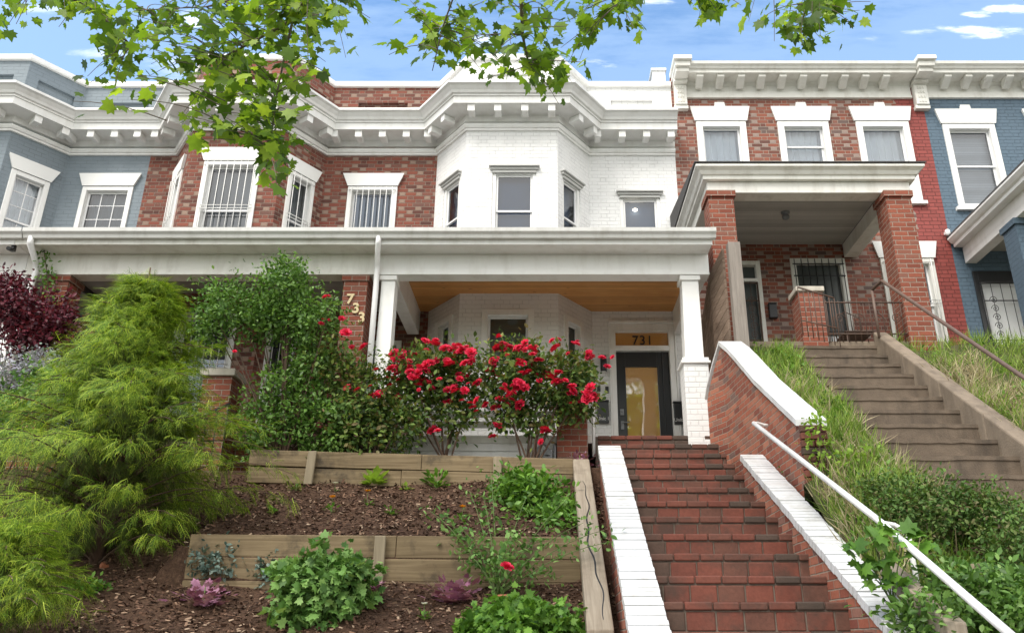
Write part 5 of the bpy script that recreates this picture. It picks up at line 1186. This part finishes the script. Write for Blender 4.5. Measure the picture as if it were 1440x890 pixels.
q = P(1388, 850, 5.5); mb = MB(); mb.tube([(q.x,5.5,q.z-.2),(q.x-.03,5.5,q.z+.25)], [.03,.028], 7); tag(mb.build('wooden_stake', M['timberpost']), 'short grey wooden stake standing in the bank at lower right', 'stake')

# grass and straw
BLADE_V = [(-.02,0,0),(.02,0,0),(.016,.45,.0),(-.016,.45,.0),(0,1,-.22)]; BLADE_F = [(0,1,2,3),(3,2,4)]
def blades(name, label, regs, n, size, mat, lean=.5):
    loc, Y = [], []
    for (x0, x1, y0, y1, w_) in regs:
        m = int(n*w_); cl = rng.random((max(4, m//26), 2))*[x1-x0, y1-y0]+[x0, y0]; ids = rng.integers(0, len(cl), m); p = cl[ids]+rng.normal(size=(m,2))*.07
        p[:, 0] = np.clip(p[:, 0], x0, x1)
        loc.append(np.array([(a, b, basez(a, b)-.02) for a, b in p])); d = rng.normal(size=(len(cl),3))[ids]*lean*.5+rng.normal(size=(m,3))*lean; d[:, 2] = 1; d[:, 1] -= .25; Y.append(d)
    L = np.concatenate(loc); D = np.concatenate(Y); N = rng.normal(size=(len(L),3)); N[:, 1] -= 1
    return tag(scatter(name, BLADE_V, BLADE_F, frames(D, N, size*(.4+.9*rng.random(len(L)))), L, mat), label, 'grass', kind='stuff')
blades('grass', 'long green grass on the bank either side of the concrete steps', [(2.68,3.38,7.0,10.6,.34),(4.84,7.4,7.6,11.2,.5),(2.68,3.5,5.8,7.4,.12),(2.42,2.72,5.2,7.6,.10)], 14000, .23, M['grass'], .42)
blades('dry_grass', 'dry straw-coloured grass drooping over the concrete cheek wall', [(4.82,5.5,7.2,10.2,.5),(2.70,3.3,6.4,9.6,.2),(2.42,2.7,6.0,7.6,.12),(5.2,7.2,8.0,10.4,.25)], 5200, .26, M['dry'], .8)
n = 2600; x = np.where(rng.random(n) < .45, rng.uniform(2.5, 3.4, n), rng.uniform(4.85, 7.2, n)); y = rng.uniform(5.4, 10.8, n); cc = rng.random(n) < .8
cl = rng.integers(0, 130, n); x = np.where(cc, x[cl]+rng.normal(size=n)*.07, x); y = np.where(cc, y[cl]+rng.normal(size=n)*.07, y); x = np.where((x > 3.3) & (x < 4.84), 3.1, x)
L = np.array([(a, b, basez(a, b)+.02+.12*random.random()) for a, b in zip(x, y)])
tag(scatter('weeds', OVAL_V, OVAL_F, frames(rng.normal(size=(n,3)), np.array([0,-.3,1.])+rng.normal(size=(n,3))*.5, rng.uniform(.03,.08,n)), L, M['bright']), 'low broad-leaved weeds scattered through the bank grass', 'weeds', kind='stuff')
# mulch chips
n = 30000; x = rng.uniform(-6.2, .62, n); y = rng.uniform(5.4, 9.85, n); keep = ~((y > 7.82) & (y < 8.02) & (x > -3.5)); x, y = x[keep], y[keep]
z = np.array([gl(a, b) for a, b in zip(x, y)])+rng.uniform(0,.018,len(x)); L = np.stack([x, y, z], -1); k = len(L)
CH_V = [(-.22,0,0),(.22,0,0),(.16,1,.05),(-.16,1,.0),(0,.5,.16)]; CH_F = [(0,1,4),(1,2,4),(2,3,4),(3,0,4)]
D = rng.normal(size=(k,3)); D[:, 2] *= .35; N = rng.normal(size=(k,3))*.5; N[:, 2] += 1
tag(scatter('mulch_chips', CH_V, CH_F, frames(D, N, rng.uniform(.015,.055,k)), L, M['chip']), 'shredded brown bark mulch over the bed', 'mulch', kind='stuff')

# ================================================================== street tree overhead
e = empty('street_tree', (1.6, -2.4, GZ), 'street tree whose leafy branches hang in from the top of the view', 'tree')
limbs = [[(-330,-420,3.2),(-60,-140,4.2),(60,-30,5.0),(150,30,5.4),(190,70,5.6)],
 [(700,-520,2.8),(520,-160,4.0),(440,-20,4.8),(412,28,5.1),(350,62,5.4),(300,88,5.6)],
 [(412,28,5.1),(398,90,5.3),(386,150,5.4),(378,225,5.5)], [(440,-20,4.8),(360,-10,5.2),(290,10,5.4),(190,15,5.5)],
 [(820,-520,2.9),(760,-140,4.2),(732,-10,4.9),(735,50,5.1),(745,100,5.3)], [(732,-10,4.9),(640,-10,5.1),(622,40,5.3),(608,100,5.4)], [(760,-140,4.2),(840,-30,5.0),(880,10,5.2)],
 [(1180,-520,3.2),(1160,-140,4.4),(1140,-10,5.2),(1125,40,5.5)], [(1160,-140,4.4),(1010,-60,5.0),(970,5,5.3)]]
wl_ = [[P(*q) for q in l] for l in limbs]
mb = MB(); fork = Vector((1.5,-2.2,4.2)); mb.tube([(1.6,-2.4,GZ-.1),(1.58,-2.38,GZ+.4),(1.55,-2.3,1.5),fork,(1.4,-2.6,6.0),(1.2,-2.8,8.5)], [.26,.20,.18,.16,.12,.05], 12)
for k in (0, 1, 4, 7):
    tip = wl_[k][0]; mb.tube(bez(fork, fork.lerp(tip,.5)+Vector((0,0,.9)), tip, 8), [.10-.07*i/8 for i in range(9)], 8)
mb.build('trunk', M['bark'], e)
mb = MB()
for k, l in enumerate(wl_):
    r0 = .026 if k in (0,1,4,7) else .012; m = len(l); mb.tube(l, [r0*(1-.75*i/(m-1)) for i in range(m)], 6)
clus = [(90,22,95,42,120),(205,55,80,52,150),(105,105,30,40,14),(185,105,60,45,40),(340,38,85,42,110),(300,140,62,60,135),(385,110,75,70,190),(385,215,30,48,60),(490,50,70,48,60),(470,5,130,24,90),(330,5,120,20,60),(722,50,85,58,170),(778,105,48,42,60),(618,80,30,65,36),(690,100,40,28,26),(830,18,85,32,80),(985,10,45,22,34),(1130,35,78,34,120),(1040,2,50,14,14),(1185,8,45,22,30)]
nodes = [q for l in wl_ for a, b in zip(l, l[1:]) for q in [a.lerp(b, s/6) for s in range(6)] if a.y > 3.6]
loc, yd = [], []
for cx, cy, rx, ry, n in clus:
    for _ in range(max(3, int(n/7*1.3))):
        a = random.random()*6.283; r = math.sqrt(random.random()); px, py = cx+rx*r*math.cos(a), cy+ry*r*math.sin(a)
        Y = random.uniform(4.7,6.1); t = P(px, py, Y); s = min(nodes, key=lambda q: (q-t).length)
        if (s-t).length > .9: s = t+(s-t).normalized()*.6
        mid = s.lerp(t,.5)+Vector((random.gauss(0,.05),random.gauss(0,.05),.08)); pl = bez(s, mid, t, 5); mb.tube(pl, [.0045,.004,.0035,.003,.0025,.002], 4, cap=False)
        for j in range(7):
            q = pl[min(5, 2+j//2)]+Vector((random.gauss(0,.055),random.gauss(0,.07),random.gauss(0,.05))); loc.append(q); d = (t-s).normalized()*.5+Vector((random.gauss(0,.6),random.gauss(0,.6),random.gauss(-.55,.4))); yd.append(d)
mb.build('branches', M['bark'], e)
L = np.array([tuple(q) for q in loc]); D = np.array([tuple(q) for q in yd]); n = len(L); N = rng.normal(size=(n,3))*.55+np.array([0,-.35,.8])
scatter('leaves', *MP, frames(D, N, .050+.075*rng.random(n)**1.2), L, M['treeleaf'], e)
foliage('crown', [(2.4,-4.0,8.0,3.2,2.4,2.0),(4.6,-3.0,7.4,2.0,2.2,1.5)], 480, 10, .22, .17, M['treeleaf'], e, shell=.3, up=.8, template=MP)
